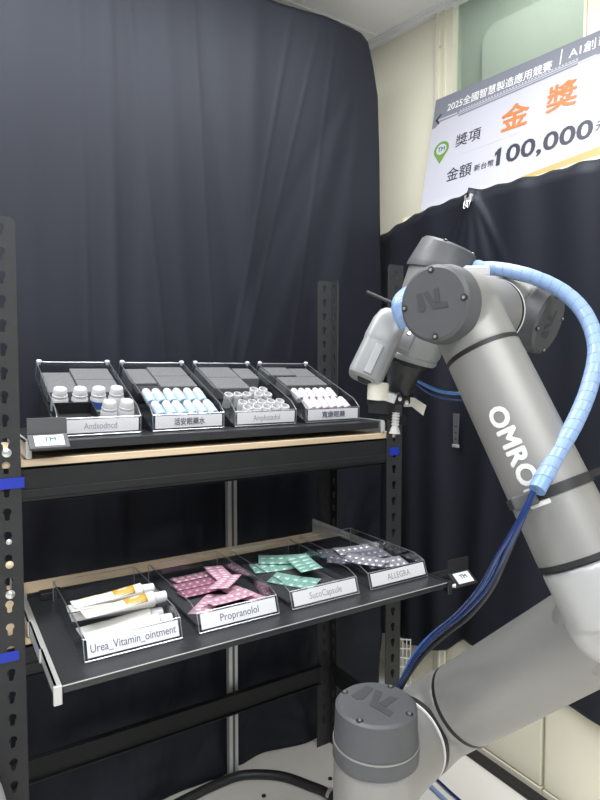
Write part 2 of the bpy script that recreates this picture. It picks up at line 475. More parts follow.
def fr(u, v):
    y = 2.12 - u * 1.90
    # top edge scalloped between clips
    zt = 2.005 - 0.02 * abs(math.sin((y - 1.48) * 2.6)) + 0.003 * math.sin(60 * y) - (0.03 * max(0, (y - 1.8) / 0.17))
    zt += -0.035 * max(0, (1.3 - y)) * 0.6
    hz = 0.34
    if y > 1.50: hz = 0.34 - 0.05 * min(1, (y - 1.50) / 0.07) - 0.08 * max(0, (y - 1.53)) / 0.35
    hz -= 0.035 * max(0.0, min(1.0, (1.35 - y) / 0.2))
    hz += 0.008 * math.sin(14 * y)
    z = zt + (hz - zt) * v
    x = 1.652
    f = (2.0 - z) / 1.7
    x += 0.006 * math.sin(9 * y + 1.5 * z) + 0.012 * f * math.sin(17 * y + 0.8 * z + 1.0) + 0.004 * math.sin(31 * y - 2 * z)
    # gathers fanning from the clip
    d = max(0.0, 2.0 - z)
    for k in (-0.5, -0.22, 0.05, 0.3, 0.6):
        x -= 0.009 * math.exp(-(((y - 1.475) - k * d) / (0.008 + 0.06 * d)) ** 2) * math.exp(-d * 3.0)
    # big soft folds
    x -= 0.018 * f * math.exp(-((y - 1.30 - 0.1 * d) / 0.05) ** 2)
    x -= 0.020 * f * math.exp(-((y - 1.62) / 0.05) ** 2)
    x -= 0.024 * f * math.exp(-((y - 1.80 + 0.02 * d) / 0.04) ** 2)
    if v < 0.02: x += 0.018 * (1 - v / 0.02)
    return V(x, y, z)


cloth('side_curtain', fr, 220, 150, 'black cloth clipped below the award board, hanging behind the robot wrist', 'curtain')

# binder clip
bc = thing('binder_clip', 'small silver clip pinching the top of the black side cloth under the award board', 'clip', (1.632, 1.478, 1.97))
m = MB(); m.box((-0.006, -0.016, -0.012), (0.012, 0.016, 0.014), 0.002); m.build('clip_body', 'zinc', bc)
for sy in (-0.008, 0.008):
    m = MB(); m.tube([(-0.006, sy - 0.005, -0.008), (-0.012, sy - 0.004, -0.032), (-0.012, sy, -0.036), (-0.012, sy + 0.004, -0.032), (-0.006, sy + 0.005, -0.008)], 0.0012, 6); m.build('wire_handle', 'bolt', bc)
hb = thing('hanging_strap', 'grey perforated metal strip hanging on the black side cloth behind the robot arm', 'strap', (1.626, 1.517, 1.14))
me = plate([(-0.012, -0.06), (0.012, -0.06), (0.014, 0.06), (-0.014, 0.06)], [[(0.004 * math.cos(a * PI / 4), z + 0.004 * math.sin(a * PI / 4)) for a in range(8)] for z in (-0.035, -0.012, 0.012)], 0.003)
MB().mesh(me, basis(V(0, -1, 0), V(0, 0, 1), V(-1, 0, 0))).build('strip', 'cap', hb, 0)
m = MB(); m.box((-0.004, -0.016, -0.066), (0.003, 0.016, -0.054), 0.002); m.build('lower_clasp', 'zinc', hb)

# ================================================================== AWARD BOARD
TL = V(1.8325, 1.8404, 2.4985); BL = V(1.7079, 1.8158, 2.0097)
sy = (TL - BL).normalized(); sx = -WU; sn = sx.cross(sy).normalized(); SKEW = 0.033; sx, sy = (sx + sy * SKEW).normalized(), (sy - sx * SKEW).normalized()
if sn.x > 0: sn = -sn
BL = BL + sx * 0.012; SH = 0.5144; SL = 1.15
sg = thing('award_board', 'large white prize board with orange and black lettering leaning on the right wall', 'sign', BL)
SM = basis(sx, sy, sn) @ Matrix.Scale(0.9815, 4)           # local frame at BL
def SB_(): return MB()
m = MB(); m.prism([(0, 0), (SL, 0), (SL, SH), (0, SH)], 0.006, SM @ Matrix.Translation((0, 0, -0.006)) if (sx.cross(sy)).dot(sn) > 0 else SM @ Matrix.Translation((0, 0, -0.006)))
m.build('board', 'sign', sg, 0)


def spoly(name, poly, mt, d=0.0006, z0=0.0):
    return MB().prism(poly, d, SM @ Matrix.Translation((0, 0, z0))).build(name, mt, sg, 0)


def stext(name, body, x, y, size, mt, bold=0.0, width=None, spacing=1.0, shear=0.0, z0=0.0009):
    me = text(body, size, 0.0004, bold, width, 'LEFT', spacing, shear)
    return MB().mesh(me, SM @ Matrix.Translation((x, y, z0))).build(name, mt, sg, 0)


spoly('header_band', [(0, 0.376), (0.018, 0.378), (0.034, 0.398), (0.05, 0.398), (0.66, 0.424), (0.68, 0.408), (SL, 0.408), (SL, SH), (0, SH)], 'sign_grey')
spoly('header_rule', [(0.02, 0.405), (0.118, 0.405), (0.118, 0.412), (0.03, 0.412)], 'sign', 0.0006, 0.0004)
spoly('header_rule', [(0.125, 0.405), (0.60, 0.425), (0.60, 0.429), (0.125, 0.409)], 'sign', 0.0006, 0.0004)
spoly('header_rule', [(0.125, 0.390), (0.60, 0.410), (0.60, 0.417), (0.125, 0.397)], 'sign_grey', 0.0006, 0.0002)
spoly('header_rule', [(0.61, 0.412), (SL, 0.418), (SL, 0.424), (0.61, 0.418)], 'sign', 0.0006, 0.0004)
mm = SB_()
for k in range(38): mm.prism([(0.13 + k * 0.0125, 0.4125 + k * 0.00052), (0.137 + k * 0.0125, 0.4125 + k * 0.00052), (0.137 + k * 0.0125, 0.4175 + k * 0.00052), (0.13 + k * 0.0125, 0.4175 + k * 0.00052)], 0.0004, SM @ Matrix.Translation((0, 0, 0.0006)))
mm.build('small_print', 'sign_lgrey', sg, 0)
stext('header_lettering', '2025全國智慧製造應用競賽', 0.066, 0.437, 0.044, 'letter', 0.008, 0.44)
stext('header_lettering', 'AI創新應用組', 0.565, 0.452, 0.046, 'letter', 0.006, None, 1.15)
spoly('header_bar', [(0.533, 0.440), (0.537, 0.440), (0.540, 0.502), (0.536, 0.502)], 'letter', 0.0006, 0.0004)
spoly('arrow_mark', [(0.012, 0.412), (0.035, 0.436), (0.042, 0.432), (0.024, 0.413), (0.036, 0.392), (0.030, 0.388)], 'sign_ink', 0.0006, 0.0006)
stext('prize_lettering', '金', 0.325, 0.250, 0.112, 'sign_orange', 0.024)
stext('prize_lettering', '獎', 0.500, 0.265, 0.112, 'sign_orange', 0.022)
stext('field_lettering', '獎項', 0.130, 0.252, 0.060, 'sign_ink', 0.004, 0.112)
stext('field_lettering', '金額', 0.108, 0.105, 0.062, 'sign_ink', 0.004, 0.112)
stext('field_lettering', '新台幣', 0.232, 0.112, 0.030, 'sign_ink', 0.006, 0.083)
stext('amount_lettering', '100,000', 0.325, 0.106, 0.098, 'sign_ink', 0.020, 0.350)
spoly('amount_lettering', [(0.316, 0.163), (0.316, 0.147), (0.336, 0.160), (0.340, 0.178), (0.336, 0.178)], 'sign_ink', 0.0006, 0.0006)
stext('field_lettering', '元', 0.683, 0.124, 0.040, 'sign_ink', 0.004)
spoly('divider_line', [(0.142, 0.2065), (SL - 0.1, 0.2365), (SL - 0.1, 0.239), (0.142, 0.209)], 'sign_lgrey')
spoly('gold_swoosh', [(0.40, 0.0), (0.44, 0.03), (0.72, 0.062), (SL, 0.10), (SL, 0.0)], 'sign_gold')
spoly('footer_band', [(0, 0), (0.42, 0), (0.40, 0.03), (0, 0.036)], 'sign_lgrey')
# green map pin
pin = []
cx, cy, pr_ = 0.063, 0.262, 0.036
for k in range(25):
    a = rad(-25 + 230 * k / 24); pin.append((cx + pr_ * math.cos(a), cy + pr_ * math.sin(a)))
pin.append((cx, 0.196))
pn = spoly('pin_mark', pin, 'sign_green', 0.0006, 0.0002)
spoly('pin_disc', [(cx + 0.024 * math.cos(k * PI / 12), cy + 0.024 * math.sin(k * PI / 12)) for k in range(24)], 'sign', 0.0006, 0.0006)
stext('pin_lettering', 'TM', cx - 0.017, cy - 0.010, 0.030, 'lcd_green', 0.02, 0.034, z0=0.0014)

# ================================================================== RACK
RX0, RX1, RYF, RYB, RT = 0.094, 1.245, 1.388, 1.775, 1.683
FW = 0.060
rack = thing('storage_rack', 'black perforated steel rack with two pale wooden shelf boards', 'shelf', ((RX0 + RX1) / 2, (RYF + RYB) / 2, ZF))


def keyhole(x, z, s=1.0):
    return [(x + s * 0.0085 * math.cos(a), z + s * 0.0085 * math.sin(a)) for a in [rad(-50 + 280 * k / 10) for k in range(11)]] + \
           [(x - s * 0.0048, z - s * 0.011), (x - s * 0.0048, z - s * 0.017), (x, z - s * 0.0195), (x + s * 0.0048, z - s * 0.017), (x + s * 0.0048, z - s * 0.011)]


def upright(xo, yo, dx, dy):
    """L upright with its outer corner at (xo, yo); dx, dy = +-1 towards the rack's inside"""
    mb = MB(); h = RT - ZF; n = int((h - 0.05) / 0.0505)
    outer = [(0, 0), (FW, 0), (FW, h - 0.008), (FW - 0.008, h), (0, h)]
    me = plate(outer, [keyhole(0.031, h - 0.022 - 0.0505 * k) for k in range(n)], 0.0025)
    mb.mesh(me, basis(V(dx, 0, 0), V(0, 0, 1), V(0, dy, 0), (xo, yo, ZF)))
    me = plate([(0, 0), (0.042, 0), (0.042, h), (0, h)], [[(0.021 + 0.004 * cx_, z - 0.004 + 0.012 * cz) for cx_, cz in ((-1, -1), (1, -1), (1, 1), (-1, 1))] for z in [h - 0.022 - 0.0505 * k for k in range(n)]], 0.0025)
    mb.mesh(me, basis(V(0, dy, 0), V(0, 0, 1), V(dx, 0, 0), (xo, yo, ZF)))
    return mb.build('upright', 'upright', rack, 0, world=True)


u_fl = upright(RX0, RYF, 1, 1); u_fr = upright(RX1, RYF, -1, 1); u_bl = upright(RX0, RYB, 1, -1); u_br = upright(RX1, RYB, -1, -1)


def rk(name, mb, mt, parent=None, smooth=35): return mb.build(name, mt, parent or rack, smooth, world=True)


def bolt(x, z, parent, mt='bolt', r=0.0095):
    m = MB(); m.lathe([(0, 0), (r, 0), (r, 0.002), (r * 0.55, 0.0035), (r * 0.5, 0.006), (0, 0.007)], (x, RYF - 0.0015, z), (0, -1, 0), 16); rk('bolt', m, mt, parent)


bolt(0.127, 1.183, u_fl); bolt(0.127, 0.875, u_fl); bolt(0.127, 0.94, u_fl, 'wood', 0.008); bolt(0.127, 0.99, u_fl, 'zinc', 0.006); bolt(1.213, 1.195, u_fr, 'bolt', 0.007)
for x0, x1, z0, z1, par in ((RX0 - 0.001, RX0 + FW + 0.006, 1.105, 1.128, u_fl), (RX0 - 0.001, RX0 + 0.047, 0.727, 0.748, u_fl), (1.196, 1.232, 1.094, 1.118, u_fr)):
    m = MB(); m.box((x0, RYF - 0.003, z0), (x1, RYF - 0.0014, z1)); rk('blue_tape', m, 'tape', par, 0)


def beam_x(name, y, z0, z1, sgn, x0=RX0 + 0.05, x1=RX1 - 0.052):
    m = MB(); m.box((x0, y, z0), (x1, y + sgn * 0.004, z1), 0.001); m.box((x0, y, z1 - 0.006), (x1, y + sgn * 0.022, z1), 0.001); m.box((x0, y - sgn * 0.003, z0 + 0.012), (x1, y, z0 + 0.03), 0.001)
    m.box((x0, y, z0), (x1, y + sgn * 0.014, z0 + 0.004))
    return rk(name, m, 'steel_black', None, 0)


def beam_y(name, x, z0, z1, sgn):
    m = MB(); m.box((x, RYF + 0.03, z0), (x + sgn * 0.004, RYB - 0.03, z1), 0.001); m.box((x, RYF + 0.03, z1 - 0.006), (x + sgn * 0.022, RYB - 0.03, z1), 0.001)
    return rk(name, m, 'steel_black', None, 0)


for z0, z1 in ((1.068, 1.148), (0.680, 0.752)):
    beam_x('front_beam', RYF + 0.004, z0, z1, 1, RX0 + 0.055, RX1 - 0.055); beam_x('rear_beam', RYB - 0.004, z0, z1, -1)
    beam_y('side_beam', RX0 + 0.004, z0, z1, 1); beam_y('side_beam', RX1 - 0.004, z0, z1, -1)
beam_x('rear_beam', RYB - 0.004, 0.188, 0.262, -1); beam_y('side_beam', RX1 - 0.004, 0.188, 0.262, -1); beam_y('side_beam', RX0 + 0.004, 0.188, 0.262, 1)
m = MB(); m.box((RX0 + 0.012, RYF + 0.006, 1.148), (RX1 - 0.012, RYB - 0.006, 1.164), 0.001); rk('shelf_board', m, 'wood', None, 0)
m = MB(); m.box((RX0 + 0.012, RYF + 0.006, 0.752), (RX1 - 0.012, RYB - 0.006, 0.767), 0.001); rk('shelf_board', m, 'wood', None, 0)


def rail(x, y0, y1, z0, z1, parent, sgn):
    """telescopic slide: fixed channel and inner runner"""
    m = MB()
    m.box((x, y0, z0), (x + sgn * 0.003, y1, z1)); m.box((x, y0, z0), (x + sgn * 0.009, y1, z0 + 0.003)); m.box((x, y0, z1 - 0.003), (x + sgn * 0.009, y1, z1))
    return rk('slide_rail', m, 'zinc', parent, 0)


# pulled out lower panel
LP = MB(); LP.box((0.180, 1.086, 0.783), (1.136, 1.566, 0.797), 0.0015); lower = rk('pull_out_panel', LP, 'panel', None, 0)
for x, s in ((0.166, 1), (1.150, -1)):
    rail(x - s * 0.006, RYF + 0.004, RYB - 0.02, 0.767, 0.806, lower, s)
    rail(x - s * 0.002, 1.25, 1.62, 0.768, 0.803, lower, s)
    m = MB(); m.box((x + s * 0.001, 1.084, 0.769), (x + s * 0.004, 1.56, 0.799)); m.box((x + s * 0.001, 1.084, 0.769), (x + s * 0.010, 1.56, 0.773)); m.box((x + s * 0.001, 1.084, 0.795), (x + s * 0.012, 1.56, 0.799)); m.box((x - s * 0.003, 1.080, 0.766), (x + s * 0.012, 1.088, 0.801), 0.002)
    rk('slide_runner', m, 'zinc' if s > 0 else 'panel', lower, 0)
for y in (1.52, ):
    m = MB(); m.box((0.205, y, 0.797), (0.255, y + 0.03, 0.815), 0.002); rk('stop_block', m, 'black_plastic', lower, 0)
m = MB(); m.box((0.18, 1.556, 0.797), (1.135, 1.566, 0.806)); rk('rear_lip', m, 'black_plastic', lower, 0)
m = MB(); m.box((0.178, 1.0845, 0.7962), (1.138, 1.0860, 0.7978)); rk('front_edging', m, 'alu', lower, 0)
# right-hand fixed plate with punched marks, behind the lower panel
m = MB(); m.box((1.156, 1.40, 0.765), (1.160, 1.765, 0.818)); m.box((1.160, 1.42, 0.770), (1.184, 1.44, 0.81)); rk('slide_plate', m, 'alu', lower, 0)
m = MB(); m.box((1.1545, 1.735, 0.790), (1.1565, 1.752, 0.810)); rk('plate_mark', m, 'card', lower, 0)
m = MB(); m.box((1.1545, 1.58, 0.788), (1.1565, 1.592, 0.806)); m.box((1.1545, 1.64, 0.792), (1.1565, 1.646, 0.802)); rk('plate_slot', m, 'seal', lower, 0)
m = MB(); m.lathe([(0, 0), (0.006, 0), (0.004, 0.012), (0.006, 0.02), (0, 0.022)], (1.146, 1.09, 0.785), (1, -0.5, 0), 12); rk('stop_screw', m, 'zinc', lower)

# closed upper panel
UP = MB(); UP.box((0.180, 1.398, 1.180), (1.162, 1.768, 1.201), 0.0015); upper = rk('pull_out_panel', UP, 'panel', None, 0)
for x, s in ((0.168, 1), (1.174, -1)):
    rail(x - s * 0.004, 1.394, 1.765, 1.165, 1.205, upper, s)
    m = MB(); m.box((x - s * 0.004, 1.390, 1.166), (x + s * 0.009, 1.397, 1.204), 0.002); m.box((x, 1.384, 1.172), (x + s * 0.003, 1.392, 1.198)); rk('slide_bracket', m, 'zinc', upper, 0)


# ================================================================== TRAYS
TW, TLEN, THT, TT = 0.196, 0.348, 0.052, 0.003
TILT = rad(22)
XL = [0.240, 0.467, 0.697, 0.928]
XLL = [0.230, 0.464, 0.696, 0.930]
MATX = []


def tray(label, loc, tilt, body, cjk, pins, stand):
    t = thing('display_tray', label, 'tray', loc, (tilt, 0, 0), 'clear acrylic display trays')
    m = MB()
    m.box((0, 0, 0), (TW, TLEN, TT))
    fy = 0.014; fh = 0.040
    for x in (0, TW - TT):
        m.loft([[(x, 0, 0), (x, fy, fh), (x, 0.05, THT), (x, TLEN, THT), (x, TLEN, 0)], [(x + TT, 0, 0), (x + TT, fy, fh), (x + TT, 0.05, THT), (x + TT, TLEN, THT), (x + TT, TLEN, 0)]])
    m.box((TT, TLEN - TT, 0), (TW - TT, TLEN, THT))
    m.slab([(TT, 0, 0.0), (TW - TT, 0, 0.0), (TW - TT, fy, fh), (TT, fy, fh)], (0, 1, -0.35), TT)
    m.build('body', 'acrylic', t, 0)
    r = MB(); e = 0.0014
    for x in (0, TW):
        r.tube([(x, 0, 0.001), (x, fy, fh), (x, 0.05, THT), (x, TLEN, THT), (x, TLEN, 0.001)], e, 6)
    r.tube([(0, 0, 0.0015), (TW, 0, 0.0015)], e, 6); r.tube([(0, fy, fh), (TW, fy, fh)], e, 6); r.tube([(0, TLEN, THT), (TW, TLEN, THT)], e, 6)
    r.build('rim', 'rim', t)
    # paper card on the sloping front
    yv = V(0, fy, fh).normalized(); zn = V(0, -fh, fy).normalized()
    fm = basis(V(1, 0, 0), yv, zn, (0.006, 0, 0))
    c = MB().prism([(0, 0.007), (TW - 0.012, 0.007), (TW - 0.012, 0.039), (0, 0.039)], 0.0008, fm @ Matrix.Translation((0, 0, 0.0006))).build('label_card', 'card', t, 0)
    wd = {'Urea_Vitamin_ointment': 0.172, 'Propranolol': 0.094, 'SucoCapsule': 0.094, 'ALLEGRA': 0.078, 'Andsodncd': 0.078, 'Amphotadol': 0.085}.get(body, 0.085)
    me = text(body, 0.022 if not cjk else 0.020, 0.0003, 0.012 if cjk else 0.0, wd, 'CENTER')
    MB().mesh(me, fm @ Matrix.Translation(((TW - 0.012) / 2, 0.0155, 0.0016))).build('lettering', 'ink_soft' if body in ('SucoCapsule', 'ALLEGRA', 'Amphotadol', 'Andsodncd') else 'ink', c, 0)
    if pins:
        for x in (0.006, TW - 0.006):
            p = MB(); p.lathe([(0, -0.006), (0.004, -0.006), (0.004, 0.0), (0.0075, 0.001), (0.0075, 0.006), (0.005, 0.008), (0, 0.008)], (x, TLEN - 0.004, THT), (0, 0, 1), 14); p.build('pin', 'white_plastic', t)
    if stand:
        s = MB(); c_, s_ = math.cos(-tilt), math.sin(-tilt)
        def loc_(y, z): return (y * c_ - z * s_, y * s_ + z * c_)
        h = TLEN * math.sin(tilt)
        ly = TLEN * math.cos(tilt) - 0.022
        pr = [loc_(0.015, -0.002), loc_(ly, -0.002), (TLEN - 0.03, -0.0008), (0.012, -0.0008)]
        s.loft([[(0.004, y, z) for y, z in pr], [(TW - 0.004, y, z) for y, z in pr]])
        s.build('stand', 'black_plastic', t, 0)
    bpy.context.view_layer.update()
    return t


def in_tray(loc, tilt): return Matrix.Translation(loc) @ Matrix.Rotation(tilt, 4, 'X')


top_labels = ['clear acrylic tray at the left end of the upper shelf holding six white bottles',
              'clear acrylic tray on the upper shelf holding pale blue vials',
              'clear acrylic tray on the upper shelf holding white open-topped vials',
              'clear acrylic tray at the right end of the upper shelf holding lilac vials']
top_text = [('Andsodncd', False), ('活安眠藥水', True), ('Amphotadol', False), ('寬康眠藥', True)]
low_labels = ['clear acrylic tray at the left end of the pulled out shelf holding white tubes',
              'clear acrylic tray on the pulled out shelf holding pink pill packs',
              'clear acrylic tray on the pulled out shelf holding mint green pill packs',
              'clear acrylic tray at the right end of the pulled out shelf holding silver pill packs']
low_text = ['Urea_Vitamin_ointment', 'Propranolol', 'SucoCapsule', 'ALLEGRA']
TOPL = [(x, 1.452, 1.2035) for x in XL]; LOWL = [(x, 1.146, 0.7985) for x in XLL]
for i in range(4):
    tray(top_labels[i], TOPL[i], TILT, top_text[i][0], top_text[i][1], True, True)
    tray(low_labels[i], LOWL[i], 0, low_text[i], False, False, False)


def put(o, base_m, x, y, z, rot=(0, 0, 0)):
    mm = base_m @ Matrix.Translation((x, y, z)) @ Euler(rot).to_matrix().to_4x4()
    o.location = mm.to_translation(); o.rotation_euler = mm.to_euler(); return o


TM_ = [in_tray(l, TILT) for l in TOPL]
LM_ = [in_tray(l, 0) for l in LOWL]
FL = TT + 0.0006        # tray floor

# foam blocks
def foam(i, x0, x1, y0, y1, h, label, mt='foam'):
    m = MB(); m.box((-(x1 - x0) / 2, -(y1 - y0) / 2, 0), ((x1 - x0) / 2, (y1 - y0) / 2, h), 0.0025)
    o = m.build('foam_block', mt, None, 0); tag(o, label, 'foam', 'grey foam blocks in the upper trays')
    put(o, TM_[i], (x0 + x1) / 2, (y0 + y1) / 2, FL); return o


foam(0, 0.005, 0.082, 0.185, 0.318, 0.030, 'grey foam block at the left behind the six white bottles')
foam(0, 0.084, 0.190, 0.258, 0.338, 0.034, 'rear right grey foam block behind the six white bottles')
foam(0, 0.084, 0.190, 0.172, 0.256, 0.034, 'grey foam block just behind the right-hand white bottles')
foam(1, 0.005, 0.078, 0.225, 0.335, 0.034, 'left grey foam block behind the pale blue vials')
foam(1, 0.080, 0.190, 0.275, 0.345, 0.036, 'rear right grey foam block behind the pale blue vials')
foam(1, 0.080, 0.190, 0.196, 0.273, 0.036, 'grey foam block just behind the right-hand pale blue vials')
foam(1, 0.005, 0.078, 0.170, 0.222, 0.028, 'darker small foam block at the left behind the pale blue vials', 'foam_dark')
foam(2, 0.005, 0.125, 0.262, 0.345, 0.036, 'rear left grey foam block behind the white open vials')
foam(2, 0.127, 0.190, 0.245, 0.330, 0.038, 'raised right grey foam block behind the white open vials')
foam(2, 0.005, 0.125, 0.176, 0.260, 0.036, 'wide front grey foam block just behind the white open vials')
foam(3, 0.005, 0.110, 0.275, 0.345, 0.036, 'rear left grey foam block behind the lilac vials')
foam(3, 0.112, 0.190, 0.262, 0.335, 0.036, 'rear right grey foam block behind the lilac vials')
foam(3, 0.030, 0.190, 0.190, 0.260, 0.036, 'front grey foam block just behind the lilac vials')
m = MB(); m.box((-0.058, -0.042, 0), (0.058, 0.042, 0.004), 0.001); m.box((-0.058, -0.042, 0.004), (-0.055, 0.042, 0.034)); m.box((0.055, -0.042, 0.004), (0.058, 0.042, 0.034)); m.box((-0.055, 0.039, 0.004), (0.055, 0.042, 0.034)); m.box((-0.055, -0.042, 0.004), (0.055, -0.039, 0.030))
dv = m.build('divider_box', 'black_plastic', None, 0); tag(dv, 'empty black insert in front of the left white bottles in the first upper tray', 'insert'); put(dv, TM_[0], 0.066, 0.080, FL)


# white bottles
def bottle(label):
    t = thing('pill_bottle', label, 'bottle', group='white pill bottles in the left upper tray')
    r = 0.0205
    m = MB(); m.lathe([(0, 0), (r - 0.002, 0), (r, 0.002), (r, 0.033), (r - 0.003, 0.038), (0.015, 0.041), (0.015, 0.045), (0, 0.045)], n=28); m.build('body', 'white_plastic', t)
    m = MB(); m.lathe([(0, 0.040), (0.0185, 0.040), (0.0185, 0.044), (0.0172, 0.045), (0.0164, 0.058), (0.0145, 0.061), (0.009, 0.061), (0.008, 0.060), (0, 0.060)], n=28); m.build('cap', 'white_plastic', t)
    return t


bl = ['white bottle at the left end of the back row in the first upper tray', 'white bottle with blue label, second from left in the back row',
      'white bottle with blue label, third from left in the back row', 'white bottle at the right end of the back row in the first upper tray',
      'left one of the two white bottles standing in the front row', 'right one of the two white bottles standing in the front row']
bp = [(0.026, 0.146), (0.074, 0.146), (0.119, 0.146), (0.166, 0.146), (0.143, 0.062), (0.171 + 0.003, 0.104 - 0.042)]
bp = [(0.026, 0.136), (0.074, 0.136), (0.120, 0.136), (0.166, 0.138), (0.1265 + 0.0205, 0.060), (0.174, 0.103)]
bp[4] = (0.1270, 0.052); bp[5] = (0.1705, 0.054)
dv.location = (TM_[0] @ V(0.052, 0.068, FL)); dv.scale = (0.80, 1, 1)
proto = bottle(bl[0])
for k in range(6):
    o = proto if k == 0 else copy_tree(proto)
    o['label'] = bl[k]; put(o, TM_[0], bp[k][0], bp[k][1], FL)
    if k in (1, 2):
        m = MB(); m.lathe([(0.0207, 0.008), (0.0209, 0.008), (0.0209, 0.028), (0.0207, 0.028)], n=28); m.build('label_wrap', 'blue_label', o)


# lying vials
def lying(label, grp, mt, r, L):
    t = thing('eye_drop_vial', label, 'vial', group=grp)
    m = MB(); m.lathe([(0, 0.0025), (r * 0.62, 0.0025), (r * 0.66, 0), (r * 0.85, 0), (r, 0.002), (r, L * 0.62), (r * 0.75, L * 0.68), (0, L * 0.68)], (0, 0, r), (0, 1, 0), 20); m.build('body', mt, t)
    m = MB(); m.lathe([(0, L * 0.62), (r * 0.9, L * 0.62), (r * 0.88, L * 0.85), (r * 0.6, L * 0.97), (0, L)], (0, 0, r), (0, 1, 0), 20); m.build('cap', 'white_plastic', t)
    return t


ordw = ['leftmost', 'second from left', 'third from left', 'third from right', 'second from right', 'rightmost']
pv = lying('', 'pale blue vials in the second upper tray', 'pale_blue', 0.0136, 0.058); first = True
for row, (y0, nm) in enumerate(((0.030, 'front'), (0.098, 'back'))):
    for k in range(6):
        o = pv if first else copy_tree(pv); first = False
        o['label'] = 'pale blue vial with white cap, %s in the %s row of its tray' % (ordw[k], nm)
        put(o, TM_[1], 0.024 + 0.0292 * k + (0.004 if row == 0 else -0.002), y0, FL + (0.012 if row == 0 else 0.018), (rad(14), 0, rad(random.uniform(4, 12))))
pv = lying('', 'lilac vials in the fourth upper tray', 'pale_pink', 0.0126, 0.052); first = True
for row, (y0, nm) in enumerate(((0.032, 'front'), (0.104, 'back'))):
    for k in range(6):
        o = pv if first else copy_tree(pv); first = False
        o['label'] = 'pale lilac vial with white cap, %s in the %s row of its tray' % (ordw[k], nm)
        put(o, TM_[3], 0.034 + 0.0262 * k - (0.0 if row == 0 else 0.002), y0, FL + 0.012, (rad(16), 0, rad(random.uniform(2, 7))))

# open-topped vials
ov = thing('open_vial', '', 'vial', group='white open vials in the third upper tray')
m = MB(); m.lathe([(0, 0), (0.0120, 0), (0.0125, 0.001), (0.0125, 0.030), (0, 0.030)], n=20); m.build('body', 'white_plastic', ov)
m = MB(); m.lathe([(0, 0.030), (0.0100, 0.030), (0.0108, 0.042), (0.0130, 0.042), (0.0138, 0.040), (0.0138, 0.029), (0.0125, 0.028)], n=20); m.build('cap', 'white_plastic', ov)
m = MB(); m.lathe([(0, 0.0302), (0.0099, 0.0302), (0.0099, 0.0308), (0, 0.0308)], n=20); m.build('stopper', 'ink_soft', ov)
spots = []
five = ['leftmost', 'second from left', 'middle', 'second from right', 'rightmost']
for k in range(5): spots.append((0.044 + 0.0305 * k, 0.034, FL, 'white open vial, %s in the front row' % five[k]))
for k in range(5): spots.append((0.044 + 0.0305 * k, 0.066, FL + 0.002, 'white open vial, %s in the second row from the front' % five[k]))
for k in range(3): spots.append((0.026 + 0.0295 * k, 0.124, FL, 'white open vial, %s of the three at the back left' % ['left', 'middle', 'right'][k]))
for k in range(2): spots.append((0.1175 + 0.0305 * k, 0.112, FL + 0.004, 'white open vial, %s front one of the raised back four' % ['left', 'right'][k]))
for k in range(2): spots.append((0.1175 + 0.0305 * k, 0.144, FL + 0.006, 'white open vial, %s rear one of the raised back four' % ['left', 'right'][k]))
for k, (x, y, z, l) in enumerate(spots):
    o = ov if k == 0 else copy_tree(ov); o['label'] = l; put(o, TM_[2], x, y, z, (rad(6), 0, 0))


# ointment tubes
def otube(label, orange):
    t = thing('ointment_tube', label, 'tube', group='white ointment tubes in the left lower tray')
    L, r = 0.146, 0.0175; n = 28; rings = []
    for k in range(13):
        f = k / 12; wy = 0.0230 * (1 - f) + r * f; hz = 0.0012 * (1 - f) + r * f
        if f < 0.4: hz = 0.0012 + (r - 0.0012) * (f ** 0.8)
        rings.append([(-L / 2 + L * f, wy * math.cos(2 * PI * j / n), hz * math.sin(2 * PI * j / n)) for j in range(n)])
    rings.append([(L / 2 + 0.004, 0.009 * math.cos(2 * PI * j / n), 0.009 * math.sin(2 * PI * j / n)) for j in range(n)])
    m = MB(); m.loft(rings); m.build('body', 'tube', t)
    m = MB(); m.lathe([(0, 0), (0.0125, 0), (0.0128, 0.003), (0.0118, 0.026), (0, 0.028)], (L / 2 + 0.003, 0, 0), (1, 0, 0), 20); m.build('cap', 'white_plastic', t)
    m = MB(); m.box((-L / 2 - 0.004, -0.0215, -0.0012), (-L / 2 + 0.004, 0.0215, 0.0012)); m.build('crimp', 'tube', t, 0)

    def patch(f0, f1, a0, a1, nm, mt):
        rs = []
        for i in range(5):
            f = f0 + (f1 - f0) * i / 4; wy = 0.0215 * (1 - f) + r * f + 0.0004; hz = (0.0012 * (1 - f) + r * f if f >= 0.4 else 0.0012 + (r - 0.0012) * f ** 0.8) + 0.0004
            rs.append([(-L / 2 + L * f, wy * math.cos(a), hz * math.sin(a)) for a in [rad(a0 + (a1 - a0) * j / 8) for j in range(9)]])
        m = MB(); tb = bmesh.new(); R = [[tb.verts.new(p) for p in q] for q in rs]
        for A, B in zip(R, R[1:]):
            for j in range(8): tb.faces.new((A[j], A[j + 1], B[j + 1], B[j]))
        m.bm.free(); m.bm = tb; o = m.build(nm, mt, t)
        s = o.modifiers.new('thickness', 'SOLIDIFY'); s.thickness = 0.0003
    if orange:
        patch(0.56, 0.88, 25, 165, 'orange_label', 'orange')
        patch(0.14, 0.50, 70, 84, 'print_line', 'paleorange'); patch(0.1, 0.2, 40, 80, 'print_mark', 'paleorange')
        patch(0.66, 0.80, 70, 78, 'print_line', 'card'); patch(0.64, 0.78, 92, 100, 'print_line', 'card')
    return t


